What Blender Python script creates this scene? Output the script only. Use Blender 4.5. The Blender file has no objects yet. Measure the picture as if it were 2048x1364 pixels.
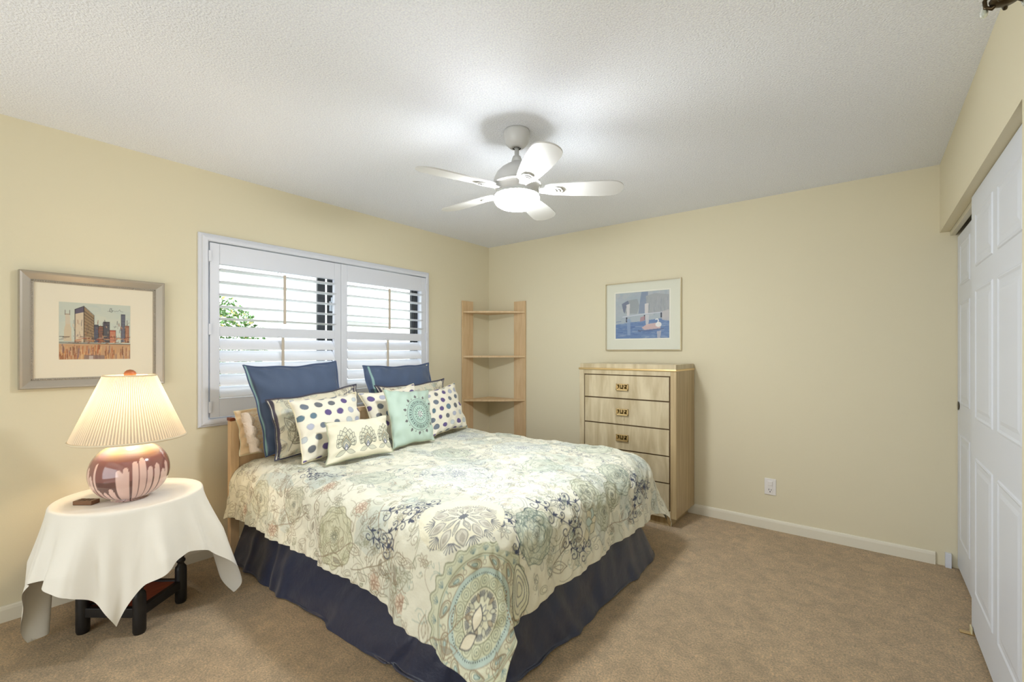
import bpy, bmesh, math, random
import numpy as np
from mathutils import Vector, Matrix
PI = math.pi
sc = bpy.context.scene
COL = sc.collection
rng = random.Random(7)
NR = np.random.RandomState(5)

# ------------------------------------------------------------------ camera, world, light, exposure
W, H = 3.63, 2.44                       # room: window wall x=0, dresser wall y=0, closet wall x=W
cam_d = bpy.data.cameras.new('camera')
cam = bpy.data.objects.new('camera', cam_d)
COL.objects.link(cam)
cam.location = (3.278, -3.794, 1.299)
cam.rotation_euler = (PI / 2, 0, 0.6617)
cam_d.sensor_width = 36.0
cam_d.lens = 16.007
cam_d.shift_y = 21.4 / 2048
cam_d.clip_start = 0.02
sc.camera = cam

sc.view_settings.view_transform = 'Standard'
sc.view_settings.look = 'None'
sc.view_settings.gamma = 1.0
sc.view_settings.use_curve_mapping = False
sc.view_settings.exposure = 0.76

world = bpy.data.worlds.new('world')
sc.world = world
world.use_nodes = True
wn = world.node_tree.nodes
bg = wn['Background']
bg.inputs[0].default_value = (0.80, 0.90, 1.0, 1)
bg.inputs[1].default_value = 5.0


def area_light(name, loc, rot, sx, sy, power, col):
    d = bpy.data.lights.new(name, 'AREA')
    d.shape = 'RECTANGLE'
    d.size, d.size_y, d.energy, d.color = sx, sy, power, col
    o = bpy.data.objects.new(name, d)
    o.location, o.rotation_euler = loc, rot
    COL.objects.link(o)
    return o


def point_light(name, loc, power, col, rad):
    d = bpy.data.lights.new(name, 'POINT')
    d.energy, d.color, d.shadow_soft_size = power, col, rad
    o = bpy.data.objects.new(name, d)
    o.location = loc
    COL.objects.link(o)
    return o


# unseen fill light added behind the camera, shining in through the near-wall opening
area_light('added_fill_light', (1.9, -5.9, 1.1), (PI / 2 + math.radians(20), 0, 0), 2.5, 1.8, 30, (.88, 0.945, 1.0))
point_light('table_lamp_bulb_light', (0.53, -3.20, 1.055), 4.4, (1.0, 0.75, 0.47), 0.035)
FAN_EMIT = 104.0


# ------------------------------------------------------------------ helpers
def lin(c):
    return tuple(((v / 255) / 12.92 if v / 255 <= .04045 else ((v / 255 + .055) / 1.055) ** 2.4) for v in c)


def mat(name, col, rough=.6, metal=0., spec=.5, bump=None, noise=None, sheen=0., coat=0., vcol=False, emit=None, aniso=None):
    """col: sRGB 0..255. bump=(scale,strength,distance[,detail]); noise=(scale, amount) varies the colour"""
    m = bpy.data.materials.new(name)
    m.use_nodes = True
    nt = m.node_tree
    b = nt.nodes['Principled BSDF']
    b.inputs['Base Color'].default_value = (*lin(col), 1)
    b.inputs['Roughness'].default_value = rough
    b.inputs['Metallic'].default_value = metal
    b.inputs['Specular IOR Level'].default_value = spec
    b.inputs['Sheen Weight'].default_value = sheen
    b.inputs['Coat Weight'].default_value = coat
    tc = nt.nodes.new('ShaderNodeTexCoord')
    src = None
    if vcol:
        a = nt.nodes.new('ShaderNodeAttribute')
        a.attribute_name = 'paint'
        src = a.outputs['Color']
    if noise:
        n = nt.nodes.new('ShaderNodeTexNoise')
        n.inputs['Scale'].default_value = noise[0]
        n.inputs['Detail'].default_value = 6
        mp = nt.nodes.new('ShaderNodeMapping')
        if len(noise) > 2:
            mp.inputs['Scale'].default_value = noise[2]
        nt.links.new(tc.outputs['Object'], mp.inputs[0])
        nt.links.new(mp.outputs[0], n.inputs['Vector'])
        mr = nt.nodes.new('ShaderNodeMapRange')
        mr.inputs[1].default_value, mr.inputs[2].default_value = .3, .7
        mr.inputs[3].default_value, mr.inputs[4].default_value = 1 - noise[1], 1 + noise[1]
        nt.links.new(n.outputs['Fac'], mr.inputs[0])
        vm = nt.nodes.new('ShaderNodeVectorMath')
        vm.operation = 'SCALE'
        if src:
            nt.links.new(src, vm.inputs[0])
        else:
            vm.inputs[0].default_value = lin(col)
        nt.links.new(mr.outputs[0], vm.inputs['Scale'])
        src = vm.outputs[0]
    if src:
        nt.links.new(src, b.inputs['Base Color'])
    if bump:
        n = nt.nodes.new('ShaderNodeTexNoise')
        n.inputs['Scale'].default_value = bump[0]
        n.inputs['Detail'].default_value = bump[3] if len(bump) > 3 else 3
        nt.links.new(tc.outputs['Object'], n.inputs['Vector'])
        bp = nt.nodes.new('ShaderNodeBump')
        bp.inputs['Strength'].default_value = bump[1]
        bp.inputs['Distance'].default_value = bump[2]
        nt.links.new(n.outputs['Fac'], bp.inputs['Height'])
        nt.links.new(bp.outputs[0], b.inputs['Normal'])
    if emit:
        b.inputs['Emission Color'].default_value = (*emit[0], 1)
        b.inputs['Emission Strength'].default_value = emit[1]
    return m


ORIG = {}


def _origin(parent, base):
    if parent is not None:
        return ORIG[parent.name]
    return Vector(base) if base is not None else Vector((0, 0, 0))


def link(me, name, m, parent=None, base=None, smooth=False):
    o = bpy.data.objects.new(name, me)
    COL.objects.link(o)
    org = _origin(parent, base)
    if parent is not None:
        o.parent = parent
    else:
        o.location = org
    ORIG[o.name] = org
    if m is not None:
        me.materials.append(m)
    if smooth:
        me.polygons.foreach_set('use_smooth', [True] * len(me.polygons))
    return o


def mk(name, verts, faces, m, parent=None, base=None, smooth=False, cols=None):
    org = _origin(parent, base)
    v = np.asarray(verts, dtype=np.float64) - np.array(org)
    me = bpy.data.meshes.new(name)
    me.from_pydata(v.tolist(), [], faces if isinstance(faces, list) else faces.tolist())
    me.update()
    if cols is not None:
        paint(me, cols)
    return link(me, name, m, parent, base, smooth)


def paint(me, cols):
    at = me.color_attributes.new('paint', 'FLOAT_COLOR', 'POINT')
    c = np.ones((len(me.vertices), 4), dtype=np.float32)
    c[:, :3] = np.asarray(cols, dtype=np.float32).reshape(-1, 3)
    at.data.foreach_set('color', c.ravel())


def bmk(name, bm, m, parent=None, base=None, smooth=False):
    org = _origin(parent, base)
    bmesh.ops.translate(bm, vec=-org, verts=bm.verts)
    me = bpy.data.meshes.new(name)
    bm.to_mesh(me)
    bm.free()
    o = link(me, name, m, parent, base, smooth)
    return o


def autosmooth(o, ang=35):
    me = o.data
    me.polygons.foreach_set('use_smooth', [True] * len(me.polygons))
    bm = bmesh.new()
    bm.from_mesh(me)
    for e in bm.edges:
        if len(e.link_faces) == 2 and e.calc_face_angle(0) > math.radians(ang):
            e.smooth = False
    bm.to_mesh(me)
    bm.free()
    return o


def thing(name, base, label=None, cat=None, group=None, kind=None):
    o = bpy.data.objects.new(name, None)
    COL.objects.link(o)
    o.location = base
    o.empty_display_size = .1
    ORIG[o.name] = Vector(base)
    tag(o, label, cat, group, kind)
    return o


def tag(o, label=None, cat=None, group=None, kind=None):
    if label: o['label'] = label
    if cat: o['category'] = cat
    if group: o['group'] = group
    if kind: o['kind'] = kind
    return o


def box(bm, x0, x1, y0, y1, z0, z1, bev=0., seg=2, mtx=None):
    t = bmesh.new()
    bmesh.ops.create_cube(t, size=1)
    for v in t.verts:
        v.co = Vector((x0 + (v.co.x + .5) * (x1 - x0), y0 + (v.co.y + .5) * (y1 - y0), z0 + (v.co.z + .5) * (z1 - z0)))
    if bev > 0:
        bmesh.ops.bevel(t, geom=t.edges[:], offset=bev, segments=seg, affect='EDGES', profile=.5)
    if mtx is not None:
        bmesh.ops.transform(t, matrix=mtx, verts=t.verts)
    me = bpy.data.meshes.new('t')
    t.to_mesh(me)
    t.free()
    bm.from_mesh(me)
    bpy.data.meshes.remove(me)
    return bm


def boxes(lst, bev=.002, seg=2):
    bm = bmesh.new()
    for b in lst:
        box(bm, *b, bev=bev, seg=seg)
    return bm


def lathe(name, prof, cx, cy, m, parent=None, base=None, n=40, wob=None, cols=None, axis=None):
    """prof: list of (r, z)"""
    V = []
    for (r, z) in prof:
        for k in range(n):
            a = 2 * PI * k / n
            rr = r * (wob(a, z) if wob else 1)
            V.append((cx + rr * math.cos(a), cy + rr * math.sin(a), z))
    F = []
    for i in range(len(prof) - 1):
        for k in range(n):
            k2 = (k + 1) % n
            F.append((i * n + k, i * n + k2, (i + 1) * n + k2, (i + 1) * n + k))
    o = mk(name, V, F, m, parent, base, True, cols)
    return o


def tube(name, pts, rad, m, parent=None, base=None, n=8, closed=False, radii=None):
    P = [Vector(p) for p in pts]
    V, F = [], []
    N = len(P)
    up = Vector((0, 0, 1))
    prev = None
    for i, p in enumerate(P):
        if closed:
            t = (P[(i + 1) % N] - P[i - 1]).normalized()
        else:
            t = (P[min(i + 1, N - 1)] - P[max(i - 1, 0)]).normalized()
        if prev is None:
            a = t.cross(up)
            if a.length < 1e-3:
                a = t.cross(Vector((1, 0, 0)))
        else:
            a = prev - t * prev.dot(t)
        a.normalize()
        prev = a
        b = t.cross(a)
        r = radii[i] if radii else rad
        for k in range(n):
            an = 2 * PI * k / n
            V.append(tuple(p + (a * math.cos(an) + b * math.sin(an)) * r))
    for i in range(N if closed else N - 1):
        j = (i + 1) % N
        for k in range(n):
            k2 = (k + 1) % n
            F.append((i * n + k, i * n + k2, j * n + k2, j * n + k))
    if not closed:
        F.append(tuple(range(n - 1, -1, -1)))
        F.append(tuple((N - 1) * n + k for k in range(n)))
    return mk(name, V, F, m, parent, base, True)


def grid_faces(n, m):
    """n rows, m columns of vertices"""
    i = np.arange(n - 1)[:, None] * m
    j = np.arange(m - 1)[None, :]
    a = i + j
    return np.stack([a, a + 1, a + m + 1, a + m], -1).reshape(-1, 4)


def grid_mesh(name, P, m, parent=None, base=None, cols=None, smooth=True, flip=False):
    """P: (n,m,3) array -> one big quad grid, fast path"""
    n, mm = P.shape[:2]
    org = np.array(_origin(parent, base))
    v = (P.reshape(-1, 3) - org).astype(np.float32)
    f = grid_faces(n, mm).astype(np.int32)
    if flip:
        f = f[:, ::-1]
    me = bpy.data.meshes.new(name)
    me.vertices.add(len(v))
    me.vertices.foreach_set('co', v.ravel())
    me.loops.add(f.size)
    me.loops.foreach_set('vertex_index', np.ascontiguousarray(f).ravel())
    me.polygons.add(len(f))
    me.polygons.foreach_set('loop_start', np.arange(0, f.size, 4, dtype=np.int32))
    me.update(calc_edges=True)
    me.validate()
    if cols is not None:
        paint(me, cols)
    return link(me, name, m, parent, base, smooth)


# ------------------------------------------------------------------ a small painter: prints patterns into per-vertex colours
class Canvas:
    def __init__(s, w, h, nx, ny, base, x0=0., y0=0.):
        s.w, s.h, s.nx, s.ny, s.x0, s.y0 = w, h, nx, ny, x0, y0
        s.im = np.empty((ny, nx, 3))
        s.im[:] = lin(base)
        s.xs = x0 + np.linspace(0, w, nx)
        s.ys = y0 + np.linspace(0, h, ny)
        s.px = w / (nx - 1)

    def _bb(s, pts, pad):
        lo, hi = pts.min(0) - pad, pts.max(0) + pad
        i0, i1 = np.searchsorted(s.xs, lo[0]), np.searchsorted(s.xs, hi[0])
        j0, j1 = np.searchsorted(s.ys, lo[1]), np.searchsorted(s.ys, hi[1])
        return i0, i1, j0, j1

    def line(s, pts, wd, col, al=1., closed=False):
        pts = np.asarray(pts, float)
        if closed:
            pts = np.vstack([pts, pts[:1]])
        wd = max(wd, s.px * .75)
        i0, i1, j0, j1 = s._bb(pts, wd + s.px)
        if i1 <= i0 or j1 <= j0:
            return
        X, Y = np.meshgrid(s.xs[i0:i1], s.ys[j0:j1])
        D = np.full(X.shape, 1e9)
        for (ax, ay), (bx, by) in zip(pts[:-1], pts[1:]):
            dx, dy = bx - ax, by - ay
            L = dx * dx + dy * dy
            t = np.clip(((X - ax) * dx + (Y - ay) * dy) / (L + 1e-12), 0, 1)
            np.minimum(D, (X - ax - t * dx) ** 2 + (Y - ay - t * dy) ** 2, out=D)
        D = np.sqrt(D)
        k = np.clip((wd / 2 + s.px * .5 - D) / s.px, 0, 1)[..., None] * al
        im = s.im[j0:j1, i0:i1]
        im[:] = im * (1 - k) + np.array(lin(col)) * k

    def fill(s, pts, col, al=1.):
        pts = np.asarray(pts, float)
        i0, i1, j0, j1 = s._bb(pts, s.px)
        if i1 <= i0 or j1 <= j0:
            return
        X, Y = np.meshgrid(s.xs[i0:i1], s.ys[j0:j1])
        ins = np.zeros(X.shape, bool)
        q = np.roll(pts, -1, 0)
        for (ax, ay), (bx, by) in zip(pts, q):
            if ay == by:
                continue
            c = ((ay > Y) != (by > Y)) & (X < (bx - ax) * (Y - ay) / (by - ay) + ax)
            ins ^= c
        k = ins[..., None] * al
        im = s.im[j0:j1, i0:i1]
        im[:] = im * (1 - k) + np.array(lin(col)) * k


def circ(cx, cy, rx, ry=None, n=28, rot=0., wob=0., wn=0, a0=0., a1=2 * PI):
    ry = rx if ry is None else ry
    full = abs(a1 - a0 - 2 * PI) < 1e-6
    a = np.linspace(a0, a1, n, endpoint=not full)
    k = 1 + wob * np.cos(wn * a)
    x, y = rx * np.cos(a) * k, ry * np.sin(a) * k
    c, s_ = math.cos(rot), math.sin(rot)
    return np.stack([cx + x * c - y * s_, cy + x * s_ + y * c], 1)


def petal(cx, cy, ang, r0, r1, wd, n=9, tip=1.0):
    """closed leaf shape from radius r0 to r1 along ang"""
    t = np.linspace(0, 1, n)
    hw = wd * np.sin(PI * t ** tip)
    r = r0 + (r1 - r0) * t
    u = np.concatenate([r, r[::-1]])
    v = np.concatenate([hw, -hw[::-1]])
    c, s_ = math.cos(ang), math.sin(ang)
    return np.stack([cx + u * c - v * s_, cy + u * s_ + v * c], 1)


def paisley(cx, cy, ang, L, wd, n=18, bend=.6):
    t = np.linspace(0, 2 * PI, n, endpoint=False)
    u = L * (.5 - .5 * np.cos(t))
    v = wd * np.sin(t) * (.35 + .65 * (.5 - .5 * np.cos(t))) * 1.2
    v = v + bend * wd * ((u / L) ** 2 - .5)
    c, s_ = math.cos(ang), math.sin(ang)
    u = u - L / 2
    return np.stack([cx + u * c - v * s_, cy + u * s_ + v * c], 1)


def spiral(cx, cy, ang, R, turns=1.2, sgn=1, n=20):
    t = np.linspace(0, 1, n)
    r = R * (1 - t * .85)
    a = ang + sgn * turns * 2 * PI * t
    return np.stack([cx + r * np.cos(a), cy + r * np.sin(a)], 1)


NAVY, BROWN, OLIVE, TEAL, AQUA, GREY = (66, 74, 98), (150, 132, 108), (136, 140, 112), (128, 160, 152), (192, 210, 202), (150, 158, 152)
LW = .0027


def medallion(c, cx, cy, R):
    c.fill(circ(cx, cy, R, n=132, wob=.035, wn=22), (214, 218, 192), .9)
    c.line(circ(cx, cy, R, n=132, wob=.035, wn=22), LW * 1.5, OLIVE, .95, True)
    c.line(circ(cx, cy, R * .95, n=132, wob=.03, wn=22), LW, OLIVE, .6, True)
    for k in range(22):
        a = 2 * PI * k / 22
        for q in (-.5, -.2, .2, .5):
            c.line(petal(cx + R * .87 * math.cos(a), cy + R * .87 * math.sin(a), a + q * 1.6, 0, R * .085, R * .012, 6), LW * .8, (110, 140, 145), .8, True)
    c.fill(circ(cx, cy, R * .82, n=60), (222, 222, 198), 1)
    c.line(circ(cx, cy, R * .83, n=60), LW * 1.3, OLIVE, .9, True)
    c.line(circ(cx, cy, R * .80, n=60), LW, TEAL, .8, True)
    for k in range(11):
        a = 2 * PI * k / 11
        px, py = cx + R * .72 * math.cos(a), cy + R * .72 * math.sin(a)
        p = paisley(px, py, a + PI / 2 + .25, R * .30, R * .075)
        c.line(p, LW * 1.5, BROWN, .95, True)
        p2 = paisley(px, py, a + PI / 2 + .25, R * .23, R * .05)
        c.line(p2, LW, (140, 140, 120), .9, True)
        p3 = paisley(px, py, a + PI / 2 + .25, R * .13, R * .025)
        c.fill(p3, AQUA, 1)
        c.line(p3, LW, (90, 120, 118), .9, True)
        a2 = a + PI / 11
        c.line(circ(cx + R * .71 * math.cos(a2), cy + R * .71 * math.sin(a2), R * .035, n=10), LW, BROWN, .8, True)
        c.fill(petal(cx, cy, a2, R * .74, R * .80, R * .015), TEAL, .7)
    c.fill(circ(cx, cy, R * .63, n=60), AQUA, 1)
    c.line(circ(cx, cy, R * .635, n=60), LW, BROWN, .8, True)
    for k in range(84):
        a = 2 * PI * k / 84
        c.fill(circ(cx + R * .555 * math.cos(a), cy + R * .555 * math.sin(a), R * .0085 + .0007, n=6), (40, 44, 50), .95)
    c.fill(circ(cx, cy, R * .53, n=48), (214, 217, 190), 1)
    for k in range(14):
        a = 2 * PI * k / 14
        px, py = cx + R * .44 * math.cos(a), cy + R * .44 * math.sin(a)
        c.line(circ(px, py, R * .095, R * .085, n=16, rot=a), LW, OLIVE, .9, True)
        c.line(circ(px, py, R * .05, n=10), LW, (120, 128, 110), .8, True)
        c.fill(circ(px, py, R * .018, n=7), (150, 160, 140), .9)
    c.fill(circ(cx, cy, R * .35, n=40), (224, 222, 196), 1)
    c.line(circ(cx, cy, R * .35, n=40), LW * 1.4, OLIVE, .9, True)
    for k in range(10):
        a = 2 * PI * k / 10 + .15
        p = petal(cx, cy, a, R * .17, R * .31, R * .035)
        c.fill(p, (176, 162, 138) if k % 2 else (200, 200, 180), .9)
        c.line(p, LW, (100, 98, 92), .9, True)
        for q in (-.16, -.08, .0, .08, .16):
            aa = a + PI / 10 + q
            c.line([(cx + R * .24 * math.cos(aa), cy + R * .24 * math.sin(aa)), (cx + R * .31 * math.cos(aa), cy + R * .31 * math.sin(aa))], LW * 1.3, NAVY, .9)
    for k in range(8):
        a = 2 * PI * k / 8
        c.line(petal(cx, cy, a, R * .02, R * .15, R * .03), LW, NAVY, .8, True)
    c.fill(circ(cx, cy, R * .03, n=10), (150, 120, 100), 1)


def snowflake(c, cx, cy, R):
    for k in range(10):
        a = 2 * PI * k / 10
        p = petal(cx, cy, a + PI / 10, R * .42, R * .86, R * .12, tip=.8)
        c.fill(p, (206, 202, 188), .9)
        c.line(p, LW, (110, 112, 112), .9, True)
        c.fill(petal(cx, cy, a + PI / 10, R * .52, R * .76, R * .06), (178, 172, 158), .9)
        c.line(petal(cx, cy, a, R * .16, R * .55, R * .05), LW, (90, 96, 108), .9, True)
        c.line(petal(cx, cy, a, R * .22, R * .45, R * .022), LW, (90, 96, 108), .8, True)
        for q in np.linspace(-.24, .24, 7):
            aa = a + q
            r1 = R * (1.0 - abs(q) * .6)
            c.line([(cx + R * .72 * math.cos(aa * .3 + a * .7), cy + R * .72 * math.sin(aa * .3 + a * .7)), (cx + r1 * math.cos(aa), cy + r1 * math.sin(aa))], LW * 1.2, NAVY, .9)
    c.fill(circ(cx, cy, R * .12, n=40, wob=.25, wn=10), (110, 114, 120), 1)


def rose(c, cx, cy, R, tint=(176, 192, 172), ink=(104, 126, 118)):
    c.fill(circ(cx, cy, R, n=40, wob=.06, wn=9), tint, .5)
    for i, rr in enumerate((1.0, .92, .8)):
        c.line(circ(cx, cy, R * rr, n=54, wob=.05, wn=9, rot=i * .3), LW * (1.4 if i == 0 else 1), ink, .8, True)
    for k in range(26):
        a = rng.uniform(0, 2 * PI)
        r = R * rng.uniform(.2, .72)
        c.line(circ(cx + r * math.cos(a) * .4, cy + r * math.sin(a) * .4, r * .75, r * .55, n=12, rot=a, a0=-1.1, a1=1.1), LW, ink, .75)
    for k in range(16):
        a = 2 * PI * k / 16
        c.line([(cx + R * .06 * math.cos(a), cy + R * .06 * math.sin(a)), (cx + R * .2 * math.cos(a + .15), cy + R * .2 * math.sin(a + .15))], LW, (90, 96, 84), .9)
    for k in range(18):
        a = 2 * PI * k / 18
        c.line(circ(cx + R * .9 * math.cos(a), cy + R * .9 * math.sin(a), R * .05, n=8), LW * .8, (120, 128, 104), .6, True)


def vine(c, x, y, ang, L, col=NAVY, al=.9, n=7, curl=.05, wd=1.3, curv=0.):
    """scrolling stem with curls and leaf blobs"""
    pts = [(x, y)]
    a = ang
    st = L / n
    for i in range(n):
        a += curv + .35 * math.sin(i * 1.7 + x * 20)
        x += st * math.cos(a)
        y += st * math.sin(a)
        pts.append((x, y))
        sg = 1 if i % 2 else -1
        R = curl * (.55 + .5 * rng.random())
        cx, cy = x + R * math.cos(a + sg * PI / 2), y + R * math.sin(a + sg * PI / 2)
        c.line(spiral(cx, cy, a - sg * PI / 2, R, 1.1, sg), LW * wd, col, al)
        c.fill(petal(x, y, a - sg * .9, .0, R * 1.1, R * .2), col, al)
        c.fill(petal(x, y, a - sg * 1.7, .0, R * .7, R * .15), col, al)
        if i % 2:
            c.fill(circ(cx, cy, R * .18, n=7), col, al)
    c.line(pts, LW * wd, col, al)


def leafvine(c, x, y, ang, L, col=BROWN, al=.85, n=5, lf=.09, curv=.12):
    pts = [(x, y)]
    a = ang
    for i in range(n * 3):
        a += curv * math.sin(i * .9 + x * 9) + curv * .3
        x += L / n / 3 * math.cos(a)
        y += L / n / 3 * math.sin(a)
        pts.append((x, y))
        if i % 3 == 1:
            sg = 1 if (i // 3) % 2 else -1
            la = a + sg * .75
            l2 = lf * rng.uniform(.7, 1.2)
            p = petal(x, y, la, 0, l2, l2 * .24, 10, .85)
            c.line(p, LW * 1.1, col, al, True)
            p = petal(x, y, la, l2 * .25, l2 * .8, l2 * .10, 8)
            if rng.random() < .5:
                c.fill(p, (150, 144, 128), .7)
            c.line(p, LW, col, al, True)
    c.line(pts, LW * 1.5, col, al)


def daisy(c, cx, cy, R, col=GREY, al=.7, n=8, tint=None):
    if tint:
        c.fill(circ(cx, cy, R * .9, n=20), tint, .6)
    for k in range(n):
        c.line(petal(cx, cy, 2 * PI * k / n, R * .2, R, R * .2, 7), LW, col, al, True)
    c.line(circ(cx, cy, R * .18, n=8), LW, col, al, True)


def tangle(c, x0, x1, y0, y1, n, al=.55, cols=(GREY, OLIVE, (140, 150, 158), TEAL, BROWN)):
    for _ in range(n):
        x, y = rng.uniform(x0, x1), rng.uniform(y0, y1)
        col = cols[rng.randrange(len(cols))]
        t = rng.random()
        a = rng.uniform(0, 2 * PI)
        if t < .3:
            c.line(spiral(x, y, a, rng.uniform(.008, .03), rng.uniform(.6, 1.4), rng.choice((-1, 1)), 12), LW, col, al)
        elif t < .55:
            r = rng.uniform(.02, .055)
            p = petal(x, y, a, 0, r, r * .25, 8)
            c.line(p, LW, col, al, True)
            c.line([(x, y), (x + r * .8 * math.cos(a), y + r * .8 * math.sin(a))], LW, col, al * .8)
        elif t < .8:
            r = rng.uniform(.03, .09)
            c.line(circ(x, y, r, r * .6, n=12, rot=a, a0=0, a1=rng.uniform(1.5, 3.5)), LW, col, al)
        elif t < .9:
            daisy(c, x, y, rng.uniform(.015, .035), col, al, 6)
        else:
            p = paisley(x, y, a, rng.uniform(.04, .08), .018)
            c.line(p, LW, col, al, True)
            c.line(p + (np.array([[x, y]]) - p) * .4, LW, col, al, True)


# ------------------------------------------------------------------ materials
M = {}
M['wall'] = mat('painted_wall', (227, 218, 190), .75, spec=.25, bump=(180, .12, .002))
M['ceiling'] = mat('popcorn_ceiling', (243, 246, 253), .95, spec=.1, bump=(125, .9, .006, 3), noise=(150, .11))
M['white'] = mat('white_trim_paint', (222, 225, 234), .38, spec=.4)
M['louver'] = mat('white_louver_paint', (232, 234, 240), .35, spec=.4)
M['base'] = mat('baseboard_paint', (232, 226, 208), .45, spec=.35)
M['door'] = mat('closet_door_paint', (222, 226, 234), .42, spec=.35)
M['fan'] = mat('fan_enamel', (208, 208, 206), .3, spec=.5)
M['black'] = mat('black_gap', (12, 11, 11), .8)
M['blackwood'] = mat('black_painted_wood', (24, 22, 23), .45, noise=(30, .3))
M['bronze'] = mat('dark_bronze', (74, 62, 44), .3, metal=.9)
M['alum'] = mat('window_dark_aluminium', (64, 66, 68), .45, metal=.5)
M['brass'] = mat('brass', (226, 200, 150), .3, metal=1.)
M['silver'] = mat('champagne_silver', (176, 168, 156), .42, metal=.55)
M['chrome'] = mat('pale_gold_metal', (222, 214, 196), .12, metal=1.)


def carpet_mat():
    m = mat('carpet', (176, 146, 114), .95, spec=.08, sheen=.25)
    nt = m.node_tree
    b = nt.nodes['Principled BSDF']
    tc = nt.nodes.new('ShaderNodeTexCoord')
    def noise(sc_, det, rough=.6, dist=0.):
        n = nt.nodes.new('ShaderNodeTexNoise')
        n.inputs['Scale'].default_value, n.inputs['Detail'].default_value = sc_, det
        n.inputs['Roughness'].default_value = rough
        n.inputs['Distortion'].default_value = dist
        nt.links.new(tc.outputs['Object'], n.inputs['Vector'])
        return n.outputs['Fac']
    f1, f2, f3 = noise(120, 6, .85), noise(11, 6, .8, 0.3), noise(1.6, 2)
    def mrange(s, a, b_, lo, hi):
        r = nt.nodes.new('ShaderNodeMapRange')
        for i, v in zip((1, 2, 3, 4), (a, b_, lo, hi)):
            r.inputs[i].default_value = v
        nt.links.new(s, r.inputs[0])
        return r.outputs[0]
    def mul(a, b_):
        n = nt.nodes.new('ShaderNodeMath')
        n.operation = 'MULTIPLY'
        nt.links.new(a, n.inputs[0])
        nt.links.new(b_, n.inputs[1])
        return n.outputs[0]
    k = mul(mul(mrange(f1, .32, .68, .42, 1.5), mrange(f2, .38, .62, .82, 1.12)), mrange(f3, .35, .65, .94, 1.05))
    vm = nt.nodes.new('ShaderNodeVectorMath')
    vm.operation = 'SCALE'
    vm.inputs[0].default_value = lin((220, 191, 150))
    nt.links.new(k, vm.inputs['Scale'])
    nt.links.new(vm.outputs[0], b.inputs['Base Color'])
    bp = nt.nodes.new('ShaderNodeBump')
    bp.inputs['Strength'].default_value, bp.inputs['Distance'].default_value = .9, .012
    nt.links.new(f1, bp.inputs['Height'])
    bp2 = nt.nodes.new('ShaderNodeBump')
    bp2.inputs['Strength'].default_value, bp2.inputs['Distance'].default_value = .12, .02
    nt.links.new(f2, bp2.inputs['Height'])
    nt.links.new(bp.outputs[0], bp2.inputs['Normal'])
    nt.links.new(bp2.outputs[0], b.inputs['Normal'])
    return m


def wood_mat(name, c1, c2, scale=(1, 1, .12), sc_=40, rough=.5, spec=.35):
    m = mat(name, c1, rough, spec=spec)
    nt = m.node_tree
    b = nt.nodes['Principled BSDF']
    tc = nt.nodes.new('ShaderNodeTexCoord')
    mp = nt.nodes.new('ShaderNodeMapping')
    mp.inputs['Scale'].default_value = scale
    nt.links.new(tc.outputs['Object'], mp.inputs[0])
    n = nt.nodes.new('ShaderNodeTexNoise')
    n.inputs['Scale'].default_value, n.inputs['Detail'].default_value = sc_, 5
    n.inputs['Distortion'].default_value = .6
    nt.links.new(mp.outputs[0], n.inputs['Vector'])
    r = nt.nodes.new('ShaderNodeValToRGB')
    r.color_ramp.elements[0].position, r.color_ramp.elements[1].position = .35, .65
    r.color_ramp.elements[0].color = (*lin(c2), 1)
    r.color_ramp.elements[1].color = (*lin(c1), 1)
    nt.links.new(n.outputs['Fac'], r.inputs[0])
    nt.links.new(r.outputs[0], b.inputs['Base Color'])
    return m


M['carpet'] = carpet_mat()
M['maple'] = wood_mat('pale_birch_veneer', (224, 196, 156), (213, 182, 140), sc_=30)
M['headwood'] = wood_mat('pale_pine', (230, 200, 160), (218, 184, 142), sc_=30)
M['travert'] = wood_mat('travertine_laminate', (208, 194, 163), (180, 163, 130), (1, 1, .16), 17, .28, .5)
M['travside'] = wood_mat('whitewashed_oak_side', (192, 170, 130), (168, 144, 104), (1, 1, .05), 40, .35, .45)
M['redwood'] = wood_mat('reddish_table_wood', (170, 84, 54), (140, 62, 38), (1, .2, 1), 40, .35)
M['orangewood'] = wood_mat('orange_table_leaf_wood', (196, 116, 58), (172, 94, 44), (1, .3, 1), 30, .4)

# ------------------------------------------------------------------ room shell
def struct(o, **k):
    return tag(o, kind='structure', **k)


YN, XH = -4.75, 3.63      # near wall
OY, OH = -1.865, 2.024    # closet opening end, header height
floor = struct(mk('floor', [(-.15, YN, 0), (4.4, YN, 0), (4.4, .15, 0), (-.15, .15, 0), (-.15, YN, -.1), (4.4, YN, -.1), (4.4, .15, -.1), (-.15, .15, -.1)],
   [(0, 1, 2, 3), (7, 6, 5, 4), (0, 4, 5, 1), (1, 5, 6, 2), (2, 6, 7, 3), (3, 7, 4, 0)], M['carpet'], base=(0, 0, 0)))
floor['label'] = 'beige cut-pile carpet over the whole bedroom floor'
ceil = struct(bmk('ceiling', boxes([(-.15, 4.4, YN, .15, H, H + .1)], 0), M['ceiling'], base=(0, 0, H)))
ceil['label'] = 'white popcorn-textured ceiling'
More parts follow.
